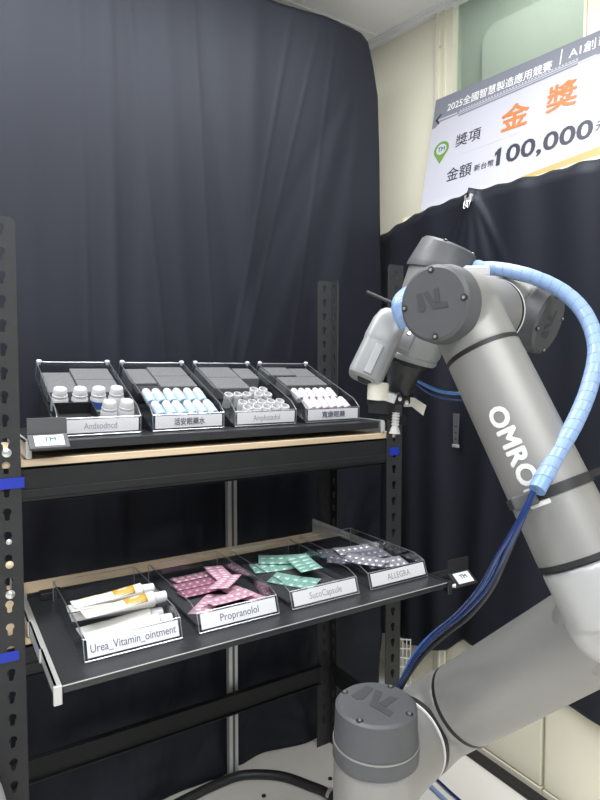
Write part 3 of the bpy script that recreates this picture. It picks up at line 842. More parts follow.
for (x, y, z, rz, ry, org, lab) in ((0.086, 0.222, 0.023, -4, 0, False, 'plain white ointment tube lying furthest back in its tray'),
                                    (0.084, 0.172, 0.022, -3, 0, False, 'white ointment tube under the rear orange-labelled tube'),
                                    (0.086, 0.166, 0.055, 1, 0, True, 'white ointment tube with orange label, the rear one of the two on top'),
                                    (0.084, 0.098, 0.022, 2, 0, False, 'white ointment tube under the front orange-labelled tube'),
                                    (0.094, 0.100, 0.056, 3, 0, True, 'white ointment tube with orange label, the front one of the two on top'),
                                    (0.088, 0.052, 0.026, -1, 0, False, 'plain white ointment tube lying nearest the label of its tray')):
    put(otube(lab, org), LM_[0], x, y, z, (0, rad(ry), rad(rz)))


# blister packs
def blister(label, grp, mt, L=0.118, W=0.052, nx=6, ny=2, bend=0.0):
    def h(x): return bend * (x / (L / 2)) ** 2
    t = thing('pill_pack', label, 'pill pack', group=grp)
    m = MB(); seg = 8
    rs = []
    for k in range(seg + 1):
        x = -L / 2 + L * k / seg; rs.append([(x, -W / 2, h(x)), (x, W / 2, h(x)), (x, W / 2, h(x) + 0.0008), (x, -W / 2, h(x) + 0.0008)])
    m.loft(rs); m.build('foil_sheet', mt, t, 0)
    for i in range(nx):
        m = MB()
        for j in range(ny):
            x = -L / 2 + L * (i + 0.5) / nx; y = -W / 2 + W * (j + 0.5) / ny
            tb = bmesh.new(); bmesh.ops.create_uvsphere(tb, u_segments=10, v_segments=6, radius=1)
            sq = lambda c: math.copysign(abs(c) ** 0.55, c)
            for v in tb.verts: v.co = V(x + sq(v.co.x) * L / nx * 0.40, y + sq(v.co.y) * W / ny * 0.43, h(x) + 0.0006 + max(-0.1, v.co.z) * 0.0030)
            m._add(tb)
        m.build('pill_pocket', mt, t, 80)
    return t


pk = [(0.108, 0.302, 0.012, 3, 0, 'pink', 'pink pill pack lying furthest back on the left of the pink heap'),
      (0.090, 0.246, 0.014, 3, 0, 'pinkdark', 'plum pill pack in the middle of three parallel ones at the left'),
      (0.086, 0.190, 0.016, 3, 0, 'pinkdark', 'plum pill pack, front one of three parallel ones at the left'),
      (0.160, 0.250, 0.026, -95, 0, 'pink', 'pink pill pack slanting down at the back right of the pink heap'),
      (0.136, 0.166, 0.034, 48, 4, 'pink', 'pink pill pack on top, crossing the middle of the pink heap'),
      (0.066, 0.112, 0.012, 46, 0, 'pink', 'pink pill pack at the front left corner of the pink heap'),
      (0.110, 0.082, 0.028, 6, 0, 'pink', 'pink pill pack lying across the front, nearest the label'),
      (0.158, 0.112, 0.018, -75, 0, 'pink', 'pink pill pack at the front right corner of the pink heap')]
for x, y, z, rz, ry, mt, lab in pk: put(blister(lab, 'pink pill packs', mt, bend=random.uniform(0.0, 0.003)), LM_[1], x, y, z, (rad(random.uniform(-6, -1)), rad(ry), rad(rz)))
gk = [(0.092, 0.252, 0.014, -10, 0, 'mint green pill pack lying to the left behind the others'),
      (0.128, 0.275, 0.022, -28, 0, 'mint green pill pack at the back, mostly under the upright one'),
      (0.082, 0.128, 0.014, -55, 0, 'mint green pill pack at the front left, pointing to the label'),
      (0.146, 0.182, 0.034, -102, 0, 'mint green pill pack lying on top of the other green ones')]
for x, y, z, rz, ry, lab in gk: put(blister(lab, 'mint green pill packs', 'green', 0.128, 0.062, 5, 2, 0.002), LM_[2], x, y, z, (rad(5), rad(ry), rad(rz)))
m = MB(); m.box((-0.092, -0.15, 0), (0.092, 0.15, 0.006), 0.002); o = m.build('foam_mat', 'foam_dark', None, 0); tag(o, 'dark foam mat under the mint green pill packs', 'foam'); put(o, LM_[2], TW / 2, 0.180, FL)
m = MB(); m.box((-0.092, -0.15, 0), (0.092, 0.15, 0.006), 0.002); o = m.build('foam_mat', 'foam_dark', None, 0); tag(o, 'dark foam mat under the pink pill packs', 'foam'); put(o, LM_[1], TW / 2, 0.180, FL)
sk = [(0.088, 0.270, 0.012, -12, 0, 'darkfoil', 'dark grey pill pack at the back left of the silver heap'),
      (0.128, 0.240, 0.020, -10, 0, 'silver', 'silver pill pack slanting across the back of the silver heap'),
      (0.128, 0.172, 0.024, -8, 0, 'darkfoil', 'grey pill pack under the right rear of the silver heap'),
      (0.068, 0.190, 0.014, -40, 0, 'darkfoil', 'grey pill pack at the left middle of the silver heap'),
      (0.074, 0.118, 0.032, -58, 0, 'silver', 'bright silver pill pack at the front left, bulging pockets up'),
      (0.128, 0.095, 0.022, -12, 0, 'silver', 'silver pill pack at the front right near the label')]
for x, y, z, rz, ry, mt, lab in sk: put(blister(lab, 'silver pill packs', mt, 0.118, 0.058, 6, 2, 0.002), LM_[3], x, y, z, (rad(5), rad(ry), rad(rz)))


# ================================================================== POSITION MARKERS
def marker(label, loc, rz, tilt, w, mt_p='grey_plastic'):
    t = thing('position_marker', label, 'marker', loc, (0, 0, rz), 'grey markers with a small white card')
    m = MB(); m.box((-w / 2, 0, 0), (w / 2, 0.005, 0.036), 0.001); m.build('back_plate', mt_p, t, 0)
    mt = Matrix.Rotation(tilt, 4, 'X')
    m = MB(); m.box((-w / 2, -0.046, -0.006), (w / 2, 0.0, 0.0), 0.001, mt); m.build('base_plate', mt_p, t, 0)
    c = MB().box((-w / 2 + 0.012, -0.040, 0.0), (w / 2 - 0.010, -0.006, 0.0012), 0, mt).build('marker_card', 'card', t, 0)
    me = text('TM', 0.018, 0.0003, 0.03, 0.026, 'CENTER')
    MB().mesh(me, mt @ Matrix.Translation((0.002, -0.026, 0.0016))).build('lettering', 'lcd_green', c, 0)
    return t


marker('grey marker with white card at the left front corner of the upper shelf', (0.2085, 1.386, 1.219), 0, rad(34), 0.082)
m2 = marker('dark marker with white card beside the right corner of the pulled out shelf', (1.256, 1.156, 0.786), rad(-2), rad(36), 0.080, 'black_plastic')
m = MB(); m.box((-0.110, 0.0, -0.006), (-0.036, 0.006, 0.010), 0.001); m.build('mounting_tab', 'black_plastic', m2, 0)

# ================================================================== ALUMINIUM POST, WIRE GRID, FLOOR THINGS
po = thing('profile_post', 'slim grey aluminium post standing behind the rack', 'post', (0.849, 1.803, ZF))
m = MB(); m.box((-0.017, -0.012, 0), (0.017, 0.012, 1.17), 0.002); m.build('profile', 'alu', po, 0)
m = MB(); m.box((-0.004, -0.0135, 0.002), (0.004, -0.0115, 1.168)); m.build('groove', 'cap', po, 0)

wg = thing('wire_grid', 'white wire grid panel standing behind the right rack upright', 'wire grid', (1.392, 1.56, ZF))
m = MB()
d = V(0.75, -0.66, 0).normalized()
for k in range(7):
    p = d * (-0.038 + k * 0.0136); m.cyl(p + V(0, 0, 0.0), p + V(0, 0, 0.455), 0.0022, n=6)
for k in range(14):
    z = 0.01 + k * 0.034; m.cyl(d * -0.041 + V(0, 0, z), d * 0.046 + V(0, 0, z), 0.0024, n=6)
m.build('wires', 'wire', wg)
fs = MB(); fs.box((1.625, 0.30, ZF), (1.672, 1.50, ZF + 0.012), 0.003)
tag(fs.build('floor_strip', 'seal', None, 0), 'black rubber strip on the floor along the cream cabinets', 'strip')
fh_pts = [V(0.50, 1.74, ZF + 0.016), V(0.667, 1.765, ZF + 0.016), V(0.79, 1.775, ZF + 0.016), V(0.877, 1.765, ZF + 0.016), V(0.974, 1.70, ZF + 0.016), V(1.034, 1.61, ZF + 0.016), V(1.074, 1.51, ZF + 0.016), V(1.05, 1.32, ZF + 0.016)]
fhz = thing('floor_hose', 'black corrugated hose lying on the floor under the rack', 'hose', (0.79, 1.68, ZF))
m = MB(); m.tube(smooth_path(fh_pts, 14), 0.0155, 14); m.build('hose', 'black_plastic', fhz, 60, world=True)
m = MB(); m.lathe([(0.0155, 0), (0.0185, 0), (0.0185, 0.012), (0.0155, 0.012)], (1.073, 1.535, ZF + 0.0185), (0.25, -1, 0), 16); m.build('hose_clamp', 'zinc', fhz, 35, world=True)
for nm, p, lb in (('floor_screw', (1.13, 1.61, ZF), 'black screw head in the pale floor, the right one near the rack foot'), ('floor_screw', (0.895, 1.66, ZF), 'black screw head in the pale floor beside the black hose')):
    m = MB(); m.lathe([(0, 0), (0.008, 0), (0.007, 0.003), (0.003, 0.0045), (0, 0.004)], (0, 0, 0), (0, 0, 1), 14); o = m.build(nm, 'seal', None); tag(o, lb, 'screw', 'black screw heads in the floor'); o.location = p
# white rounded bin at the lower left edge
wbn = thing('white_bin', 'white rounded plastic bin just peeking in at the lower left corner', 'bin', (-0.075, 1.24, ZF))
m = MB(); m.lathe([(0, 0), (0.205, 0), (0.205, 0.3), (0.185, 0.52), (0.168, 0.60), (0.158, 0.625), (0.150, 0.62), (0.160, 0.59), (0.17, 0.5), (0.19, 0.02), (0, 0.02)], n=48); m.build('shell', 'white_plastic', wbn)

# ================================================================== ROBOT ARM
A = V(0.9659, 0.2588, 0); B = V(0.2588, -0.9659, 0); Z = V(0, 0, 1)
RB = V(0.663, 0.801, ZF)
rob = thing('robot_arm', 'large grey robot arm with charcoal caps reaching towards the rack', 'robot', RB)


def rp(name, mb, mt, parent=None, smooth=35): return mb.build(name, mt, parent or rob, smooth, world=True)


def housing(name, prims, mt, voxel=0.005, it=8):
    """cast housing: several rounded solids merged into one blended surface"""
    m = MB()
    for pr in prims: m.lathe(pr[0], pr[1], pr[2], 48)
    o = rp(name, m, mt)
    r = o.modifiers.new('merge', 'REMESH'); r.mode = 'VOXEL'; r.voxel_size = voxel; r.use_smooth_shade = True
    s = o.modifiers.new('blend', 'SMOOTH'); s.iterations = it; s.factor = 0.6
    return o


def rod(r, t0, t1, e=0.012):
    """rounded cylinder profile"""
    return [(0, t0), (r - e, t0), (r - e * 0.3, t0 + e * 0.3), (r, t0 + e), (r, t1 - e), (r - e * 0.3, t1 - e * 0.3), (r - e, t1), (0, t1)]


def ring(name, c, ax, r, h, mt='seal', parent=None, t=0.004):
    m = MB(); m.lathe([(r - t, -h / 2), (r, -h / 2), (r, h / 2), (r - t, h / 2), (r - t, -h / 2)], c, ax, 56); return rp(name, m, mt, parent)


def cap(c, ax, r, h, refdir, lr=0.7, rot=0.0, cone=0.92, flange=True, chamfer=0.004, rdm=0.0, obl=None):
    """dark end cap with four screws and an engraved mark; c = base centre"""
    ax = Vector(ax).normalized(); m = MB()
    prof = [(0, 0), (r, 0), (r, h * 0.16), (r * 0.985, h * 0.2), (r * cone + 0.001, h - chamfer), (r * cone - chamfer, h), (0, h)]
    if not flange: prof = [(0, 0), (r * 0.985, 0), (r * cone, h - chamfer), (r * cone - chamfer, h), (0, h)]
    m.lathe(prof, c, ax, 56)
    if obl:
        for v in m.bm.verts:
            q = v.co - Vector(c); hh = q.dot(ax); v.co -= ax * (q.dot(obl[0]) / r * obl[1] + obl[1] * 0.3) * max(0, 1 - hh / h)
    o = rp('end_cap', m, 'cap')
    x = Vector(refdir); x = (x - ax * x.dot(ax)).normalized(); y = ax.cross(x)
    top = Vector(c) + ax * h
    for k in range(4):
        a = rot + k * PI / 2 + PI / 4; p = top + (x * math.cos(a) + y * math.sin(a)) * r * (cone - 0.11)
        s = MB(); s.lathe([(0, -0.002), (r * 0.085, -0.002), (r * 0.085, 0.0006), (r * 0.05, 0.0008), (0, 0.0008)], p, ax, 14); so = rp('screw_recess', s, 'seal', o)
        s = MB(); s.lathe([(0, 0), (r * 0.045, 0), (r * 0.04, 0.0022), (0, 0.0022)], p, ax, 12); rp('screw', s, 'bolt', o)
    S = r * lr
    polys = [[(-0.56, 0.30), (-0.46, 0.13), (-0.28, 0.13), (0.02, 0.60), (-0.12, 0.77)], [(0.06, 0.57), (0.23, 0.45), (0.03, -0.05), (0.35, -0.40), (0.24, -0.57), (-0.17, -0.12)],
             [(0.06, -0.03), (0.38, 0.28), (0.54, 0.17), (0.20, -0.20)]]
    lm = MB(); mt_ = basis(x, y, ax, top) @ Matrix.Rotation(rdm, 4, 'Z')
    for q in polys: lm.prism([(px * S / 0.8, py * S / 0.8) for px, py in q], 0.0006, mt_ @ Matrix.Translation((0, 0, 0.0001)))
    rp('engraved_mark', lm, 'logo', o, 0)
    return o


# pedestal and base column
m = MB(); m.box((RB.x - 0.13, RB.y - 0.13, ZF), (RB.x + 0.13, RB.y + 0.13, 0.30), 0.01); rp('pedestal', m, 'black_plastic', None, 0)
m = MB(); m.lathe([(0, 0.30), (0.105, 0.30), (0.105, 0.325), (0.085, 0.335), (0.080, 0.35), (0, 0.35)], (RB.x, RB.y, 0), (0, 0, 1), 56); rp('base_flange', m, 'arm')
S0 = V(RB.x, RB.y, 0.636)
housing('base_column', [([(0, 0.345), (0.076, 0.345), (0.0775, 0.60), (0.076, 0.662), (0.070, 0.664), (0, 0.664)], (RB.x, RB.y, 0), (0, 0, 1)), (rod(0.0805, -0.02, 0.112, 0.005), S0, A)], 'arm', 0.005, 6)
m = MB(); m.lathe([(0.06, 0), (0.0785, 0), (0.0785, 0.026), (0.06, 0.026)], (RB.x, RB.y, 0.664), (0, 0, 1), 56); rp('cap_skirt', m, 'cap')
ring('cap_seam', V(RB.x, RB.y, 0.692), Z, 0.0782, 0.003, 'arm')
vx = V(0.848, -0.53, 0)
cap(V(RB.x, RB.y, 0.694), Z, 0.0765, 0.064, vx, 0.80, rad(12), 0.95)
ring('shoulder_highlight', S0 + A * 0.1115, A, 0.0803, 0.003, 'letter'); ring('shoulder_seal', S0 + A * 0.119, A, 0.0806, 0.012, 'seal', None, 0.02)  # thin white ring is a painted highlight beside the black seal
# shoulder and lower link
LD = V(0.1875, -0.6999, 0.6892).normalized()
RC = V(0.8713, 0.7821, 0.7001)
KST = 0.0996
ST = RC - LD * KST
housing('shoulder_housing', [(rod(0.0795, -0.070, 0.085, 0.008), ST, A), (rod(0.0765, 0.0, KST - 0.004, 0.002), ST, LD)], 'arm', 0.005, 9)
ring('link_seal', RC, LD, 0.0782, 0.008)
EL = RC + LD * 0.345
lnk = MB(); L_ = (EL - RC).length; lnk.lathe([(0, 0.004), (0.0777, 0.004), (0.0787, L_), (0, L_)], RC, LD, 64); rp('lower_link', lnk, 'arm')
housing('link_elbow', [(rod(0.070, -0.070, 0.085, 0.02), EL, A), (rod(0.0740, -0.12, 0.0, 0.002), EL, LD)], 'arm', 0.006, 8)
# elbow and forearm
F1 = V(0.7538, 0.4711, 1.1025); F2 = V(0.7144, 0.618, 1.3923)
FD = (F2 - F1).normalized(); FE = F1 - FD * 0.088
housing('elbow_housing', [(rod(0.060, -0.040, 0.118, 0.03), FE, A), ([(0, 0), (0.056, 0), (0.0590, 0.083), (0, 0.083)], FE, FD)], 'elbow', 0.004, 12)
ring('elbow_seal', F1, FD, 0.0592, 0.008)
m = MB(); Lf = (F2 - F1).length; m.lathe([(0, 0.004), (0.0587, 0.004), (0.0562, Lf - 0.004), (0, Lf - 0.004)], F1, FD, 64); rp('forearm', m, 'arm')
ring('wrist_seal', F2 - FD * 0.006, FD, 0.0568, 0.007)
# first wrist housing
F2 = F2 - FD * 0.006; T = F2 + FD * 0.080
housing('wrist_housing', [(rod(0.0575, -0.052, 0.108, 0.006), T, A), ([(0, -0.082), (0.0565, -0.082), (0.0565, 0), (0, 0)], T, FD)], 'arm', 0.004, 9)
cap(T - A * 0.052, -A, 0.060, 0.033, vx, 0.56, rad(50), 0.93, rdm=rad(52))
ring('wrist_ring', T + A * 0.109, A, 0.0575, 0.004, 'letter'); ring('wrist_ring_seal', T + A * 0.105, A, 0.0570, 0.004)
# second wrist housing, behind; its own axis is tilted about the first one
TB = rad(18); B2 = (B * math.cos(TB) - Z * math.sin(TB)).normalized()
E0 = -(Z * math.cos(TB) + B * math.sin(TB)); EA = (E0 * math.cos(rad(5)) - A * math.sin(rad(5))).normalized()
BC = T + A * 0.168 + Z * 0.006
housing('middle_wrist_housing', [(rod(0.056, -0.057, 0.05, 0.012), BC, A), (rod(0.056, -0.10, 0.050, 0.008), BC, B2)], 'arm', 0.004, 8)
cap(BC + B2 * 0.049, B2, 0.0585, 0.032, vx, 0.58, rad(40), 0.92, rdm=rad(110))
# tool wrist
C6 = BC - B2 * 0.158
housing('tool_wrist_housing', [(rod(0.0585, -0.056, 0.050, 0.006), C6, EA), (rod(0.052, -0.115, 0.0, 0.004), C6 + B2 * 0.115, B2)], 'arm', 0.004, 7)
cap(C6 - EA * 0.050, (-EA + vx * 0.10), 0.0625, 0.042, vx, 0.62, rad(20), 0.86, obl=(-vx, 0.016))
m = MB(); m.lathe([(0, 0.030), (0.0545, 0.030), (0.0570, 0.045), (0.0565, 0.120), (0.054, 0.126), (0.0535, 0.129), (0.0545, 0.131), (0.0535, 0.137), (0.049, 0.141), (0, 0.141)], C6, EA, 56); rp('tool_flange', m, 'armlight')
m = MB(); m.box((-0.020, -0.012, -0.006), (0.022, 0.012, 0.012), 0.004, basis(vx, V(0.53, 0.848, 0), Z, T + A * 0.045 + Z * 0.058)); rp('hose_fixture', m, 'white_plastic', None, 0)
# tool cone
G0 = C6 + EA * 0.138
m = MB(); m.lathe([(0, 0), (0.036, 0), (0.037, 0.012), (0.034, 0.016), (0.030, 0.034), (0.020, 0.078), (0.016, 0.084), (0, 0.084)], G0, EA, 40); cone = rp('tool_cone', m, 'black_plastic')
# towards-camera side reference
def toward(p):
    v = (V(0, 0, 1.36) - p); v = v - EA * v.dot(EA); return v.normalized()
tw = toward(G0); side = EA.cross(tw).normalized()
if side.dot(vx) > 0: side = -side          # points to the picture's left
for k, (h, s) in enumerate(((0.040, 0.0), )):
    c = G0 + EA * h + tw * 0.0275 + side * 0.004
    m = MB(); m.lathe([(0, 0), (0.0045, 0), (0.0045, 0.003), (0, 0.003)], c, tw, 16)
    for v in m.bm.verts: v.co = c + (v.co - c) + EA * ((v.co - c).dot(EA)) * 1.0
    rp('slot', m, 'seal', cone)
# black bracket block, white mount and screws at the tool tip
GT = G0 + EA * 0.076
hm = basis(A, -B, Z, GT)
m = MB(); m.box((-0.072, -0.024, -0.018), (0.012, 0.024, -0.004), 0.002, hm); m.box((-0.072, -0.026, -0.034), (-0.045, 0.02, -0.006), 0.002, hm); m.box((-0.02, -0.02, -0.012), (0.03, 0.02, 0.006), 0.003, hm); rp('bracket_plate', m, 'black_plastic', None, 0)
m = MB(); m.box((-0.060, -0.030, -0.058), (-0.010, -0.024, -0.040), 0.001, hm); m.box((-0.064, -0.026, -0.046), (-0.05, 0.0, -0.030), 0.001, hm); rp('finger_plate', m, 'steel_black', None, 0)
for p in ((-0.030, -0.026, -0.006), (-0.006, -0.026, -0.014)):
    c = hm @ V(*p); m = MB(); m.lathe([(0, 0), (0.004, 0), (0.004, 0.004), (0, 0.005)], c, tw, 12); rp('mount_screw', m, 'bolt')
WM = V(0.6748, 0.8157, 1.3206)
m = MB(); m.lathe([(0, -0.017), (0.0175, -0.017), (0.019, -0.014), (0.019, 0.014), (0, 0.016)], WM, V(-0.05, 0, -1), 28); rp('sensor_mount', m, 'cream_print')
m = MB(); mm_ = basis(side, tw, EA, WM); m.box((-0.034, -0.012, -0.006), (0.0, 0.010, 0.010), 0.002, mm_); rp('mount_arm', m, 'white_plastic', None, 0)
# suction cup
SU = V(0.7012, 0.797, 1.2847)
m = MB(); prof = [(0, 0)]
for k in range(5): prof += [(0.0085, -0.002 - 0.007 * k), (0.0060, -0.0055 - 0.007 * k)]
prof += [(0.0085, -0.040), (0.0115, -0.052), (0.0105, -0.0525), (0.004, -0.046), (0, -0.046)]
m.lathe([(r * 0.9, -t * 0.75) for r, t in prof], SU, (-0.10, -0.03, -1), 20); rp('suction_cup', m, 'silicone')
# folded cream guard at the right of the tool
g0 = GT - side * 0.020 + EA * 0.008
q1 = [g0 + Z * 0.010, g0 + vx * 0.018 + Z * 0.008, g0 + vx * 0.013 - Z * 0.010, g0 - vx * 0.004 - Z * 0.010]
q2 = [q1[1], q1[1] + vx * 0.024 - Z * 0.014 + tw * 0.012, q1[1] + vx * 0.018 - Z * 0.034 + tw * 0.012, q1[2]]
m = MB(); m.slab(q1, tw, 0.003); m.slab(q2, tw, 0.003); rp('guard_plate', m, 'cream_print', None, 0)

# camera module on the tool flange
CT = V(0.7086, 0.8268, 1.4623) + vx * 0.010; MA = (V(0.6525, 0.8308, 1.3385) - CT).normalized()
mside = (side - MA * side.dot(MA)).normalized(); mtw = (tw - MA * tw.dot(MA) - mside * tw.dot(mside)).normalized()
rings = []
secs = [(-0.004, 0.012, 0.013), (0.001, 0.020, 0.022), (0.009, 0.026, 0.029), (0.026, 0.0310, 0.034), (0.060, 0.0325, 0.0355), (0.066, 0.0315, 0.0345), (0.070, 0.0310, 0.034), (0.126, 0.0320, 0.034), (0.134, 0.0305, 0.032), (0.136, 0.028, 0.029)]
for t_, ws, wt in secs:
    ring_ = []
    for k in range(40):
        a = 2 * PI * k / 40; ca, sa = math.cos(a), math.sin(a); n_ = 4.0
        rr = (abs(ca) ** n_ + abs(sa) ** n_) ** (-1 / n_)
        ring_.append(CT + MA * t_ + mside * (ca * rr * ws) + mtw * (sa * rr * wt))
    rings.append(ring_)
m = MB(); m.loft(rings); cm = rp('camera_module', m, 'armlight', None, 40)
m = MB(); mm_ = basis(mside, mtw, MA, CT); m.box((-0.010, 0.0325, 0.074), (0.004, 0.0365, 0.130), 0.0015, mm_); rp('module_rib', m, 'armlight', cm, 0)
m = MB(); m.box((-0.052, -0.018, 0.010), (-0.02, 0.018, 0.060), 0.003, mm_); rp('module_bracket', m, 'armlight', cm, 0)
for t_ in (0.016, 0.03):
    m = MB(); m.lathe([(0, 0), (0.0035, 0), (0.003, 0.003), (0, 0.003)], CT + MA * t_ - mside * 0.040 + mtw * 0.018, mtw, 12); rp('module_screw', m, 'bolt', cm)
m = MB(); m.box((-0.014, -0.014, 0.133), (0.012, 0.014, 0.139), 0.002, mm_); rp('module_lens_plate', m, 'black_plastic', cm, 0)
# thin black rod behind the wrist
m = MB(); m.cyl(V(0.790, 0.993, 1.526), V(0.800, 0.846, 1.467), 0.004, n=8); rp('antenna_rod', m, 'black_plastic')

# lettering wrapped round the forearm
FM = (F1 + F2) / 2
n0 = (V(0, 0, 1.36) - FM); n0 = (n0 - FD * n0.dot(FD)).normalized(); n1 = (-FD).cross(n0).normalized()
if n1.dot(vx) < 0: n1 = -n1
me = text('OMRON', 0.0385, 0.0, 0.042, None, 'LEFT', 1.03)
tb = bmesh.new(); tb.from_mesh(me)
ys = [v.co.y for v in tb.verts]
for k in range(9):
    yy = min(ys) + (max(ys) - min(ys)) * (k + 0.5) / 9
    bmesh.ops.bisect_plane(tb, geom=tb.verts[:] + tb.edges[:] + tb.faces[:], plane_co=(0, yy, 0), plane_no=(0, 1, 0))
start = F2 - FD * 0.092; R_ = 0.0586
for v in tb.verts:
    s_ = v.co.x; rr = 0.0562 + (0.0587 - 0.0562) * (0.090 + s_) / Lf + 0.0006
    ph = rad(-31) + v.co.y / R_; rr += v.co.z
    v.co = start - FD * s_ + (n0 * math.cos(ph) + n1 * math.sin(ph)) * rr
m = MB(); m.bm.free(); m.bm = tb; o = rp('lettering', m, 'letter', None, 0)

# ================================================================== HOSES AND CABLES ON THE ARM
hp = [V(*p) for p in ((0.6780, 0.7497, 1.4344), (0.6667, 0.7523, 1.4575), (0.6788, 0.7638, 1.4795), (0.7803, 0.8441, 1.5130), (0.9150, 0.9044, 1.5590), (0.8822, 0.7831, 1.5569), (0.823, 0.713, 1.539), (0.825, 0.675, 1.532), (0.834, 0.622, 1.514), (0.85, 0.574, 1.485), (0.852, 0.536, 1.446), (0.836, 0.507, 1.394), (0.803, 0.495, 1.338), (0.76, 0.489, 1.287), (0.718, 0.489, 1.243), (0.673, 0.485, 1.201))]
path = smooth_path(hp, 16)
slv = thing('spiral_hose', 'pale blue spiral wrapped hose looping over the robot wrist', 'hose', hp[0])
m = MB(); m.tube(path, 0.0114, 14); m.build('inner_hose', 'hose', slv, 60, world=True)
# helical wrap ribbon
cum = [0.0]
for a, b in zip(path, path[1:]): cum.append(cum[-1] + (b - a).length)
Lp = cum[-1]


def at(s):
    s = max(0, min(Lp - 1e-6, s)); i = 0
    lo, hi = 0, len(cum) - 1
    while hi - lo > 1:
        mid = (lo + hi) // 2
        if cum[mid] <= s: lo = mid
        else: hi = mid
    f = (s - cum[lo]) / max(1e-9, cum[hi] - cum[lo]); return path[lo].lerp(path[hi], f), (path[hi] - path[lo]).normalized()


pitch = 0.0170; wid = 0.0164; tb = bmesh.new(); prev = None; nst = int(Lp / pitch * 20)
nx = None; frames = []
for k in range(201):
    p, T_ = at(Lp * k / 200)
    if nx is None: nx = (V(0, 0, 1) - T_ * T_.z).normalized() if abs(T_.z) < 0.9 else V(1, 0, 0)
    nx = (nx - T_ * nx.dot(T_)).normalized(); frames.append((p, T_, nx.copy()))


def frame(s):
    f = max(0, min(199.999, s / Lp * 200)); i = int(f); g = f - i
    p = frames[i][0].lerp(frames[i + 1][0], g); T_ = frames[i][1].lerp(frames[i + 1][1], g).normalized(); q = frames[i][2].lerp(frames[i + 1][2], g)
    q = (q - T_ * q.dot(T_)).normalized(); return p, T_, q


for k in range(nst + 1):
    s = 0.004 + (Lp - 0.03) * k / nst; a = 2 * PI * s / pitch; row = []
    for j, rr in ((0, 0.0119), (1, 0.0120), (2, 0.0119)):
        p, T_, q = frame(s + wid * j / 2); y_ = T_.cross(q)
        row.append(tb.verts.new(p + (q * math.cos(a) + y_ * math.sin(a)) * rr))
    if prev:
        for j in (0, 1): tb.faces.new((prev[j], prev[j + 1], row[j + 1], row[j]))
    prev = row
bmesh.ops.recalc_face_normals(tb, faces=tb.faces[:])
m = MB(); m.bm.free(); m.bm = tb; o = m.build('spiral_wrap', 'wrap', slv, 0, world=True)
s = o.modifiers.new('thickness', 'SOLIDIFY'); s.thickness = 0.0006

# strap on the forearm
BD = F1 + FD * 0.096
strap = thing('cable_strap', 'dark strap buckled around the forearm holding the hose end', 'strap', BD)
m = MB(); r_b = 0.0600
m.lathe([(r_b - 0.0006, -0.007), (r_b + 0.0012, -0.007), (r_b + 0.0012, 0.007), (r_b - 0.0006, 0.007), (r_b - 0.0006, -0.007)], BD, FD, 56); m.build('band', 'black_plastic', strap, 35, world=True)
rt = n1 * 0.95 + n0 * 0.1
m = MB(); mb_ = basis(n1, n0, FD, BD); m.box((r_b - 0.004, -0.02, -0.004), (r_b + 0.020, -0.008, 0.006), 0.001, mb_); m.build('strap_tail', 'seal', strap, 0, world=True)
bk = BD + (n0 * math.cos(rad(-30)) + n1 * math.sin(rad(-30))) * (r_b + 0.006)
m = MB(); m.box((-0.018, -0.006, -0.010), (0.016, 0.007, 0.010), 0.003, basis(n1, n0, FD, bk)); m.build('buckle', 'grey_plastic', strap, 0, world=True)

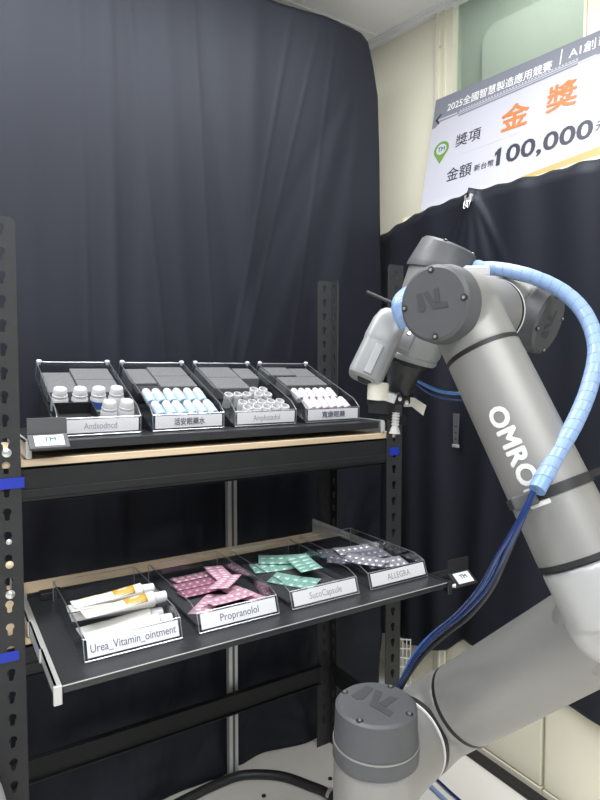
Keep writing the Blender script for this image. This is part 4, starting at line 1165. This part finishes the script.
cabs = [[V(*p) for p in ((0.668, 0.486, 1.200), (0.652, 0.495, 1.156), (0.655, 0.52, 1.106), (0.683, 0.569, 1.043), (0.714, 0.64, 0.972), (0.743, 0.724, 0.899), (0.761, 0.791, 0.83), (0.772, 0.839, 0.763), (0.786, 0.884, 0.69), (0.794, 0.92, 0.589), (0.79, 0.95, 0.3), (0.80, 1.0, ZF + 0.01))]]
names = [('air_hose', 'dark blue air hose hanging from the forearm strap, outermost of the bundle', 'darkblue', 0.0042, V(0, 0, 0)), ('air_hose', 'brighter blue air hose beside the dark one in the bundle', 'midblue', 0.0036, V(0.006, 0.006, 0.006)),
         ('signal_cable', 'black cable running with the blue hoses below the forearm', 'seal', 0.0036, V(0.004, -0.002, -0.007)), ('air_hose', 'deep blue air hose at the back of the hanging bundle', 'darkblue', 0.0036, V(-0.004, 0.008, -0.002))]
for k, (nm, lb, mt, r, off) in enumerate(names):
    pts = []
    for i, p in enumerate(cabs[0]):
        f = min(1, i / 2.0); pts.append(p + off * f * (0.8 + 0.5 * math.sin(i * 0.9 + k * 1.7)))
    o = MB().tube(smooth_path(pts, 10), r, 10).build(nm, mt, None, 60)
    tag(o, lb, 'hose' if nm == 'air_hose' else 'cable', 'cables hanging from the robot forearm' if nm == 'air_hose' else None)
# blue air lines by the tool, passing behind the forearm
for k, (dz, lb, mt) in enumerate(((0.0, 'blue air tube curving from the tool cone behind the forearm, upper one', 'midblue'), (-0.012, 'thin dark air tube curving from the tool cone behind the forearm, lower one', 'darkblue'))):
    g = G0 + EA * 0.035 - side * 0.02
    pts = [g + V(0, 0, dz * 0.5), g + vx * 0.03 + V(0, 0, -0.016 + dz), g + vx * 0.065 + V(0, 0, -0.028 + dz), g + vx * 0.11 + V(0, 0, -0.026 + dz), g + vx * 0.16 + V(0, 0, 0.01)]
    o = MB().tube(smooth_path(pts, 10), 0.0035 - 0.001 * k, 8).build('air_tube', mt, None, 60); tag(o, lb, 'hose')
# blue lines on the floor by the base
for k, (x, lb) in enumerate(((1.36, 'pale blue tube running over the floor beside the robot base'), (1.40, 'dark blue tube running over the floor beside the robot base'))):
    pts = [V(x + 0.10, 1.62, ZF + 0.008), V(x + 0.05, 1.50, ZF + 0.008), V(x + 0.03, 1.36, ZF + 0.008), V(x + 0.02, 1.2, ZF + 0.008), V(x - 0.02, 1.0, ZF + 0.008)]
    o = MB().tube(smooth_path(pts, 8), 0.007 if k == 0 else 0.005, 8).build('floor_tube', 'wrap' if k == 0 else 'darkblue', None, 60); tag(o, lb, 'hose')
bpy.context.view_layer.update()
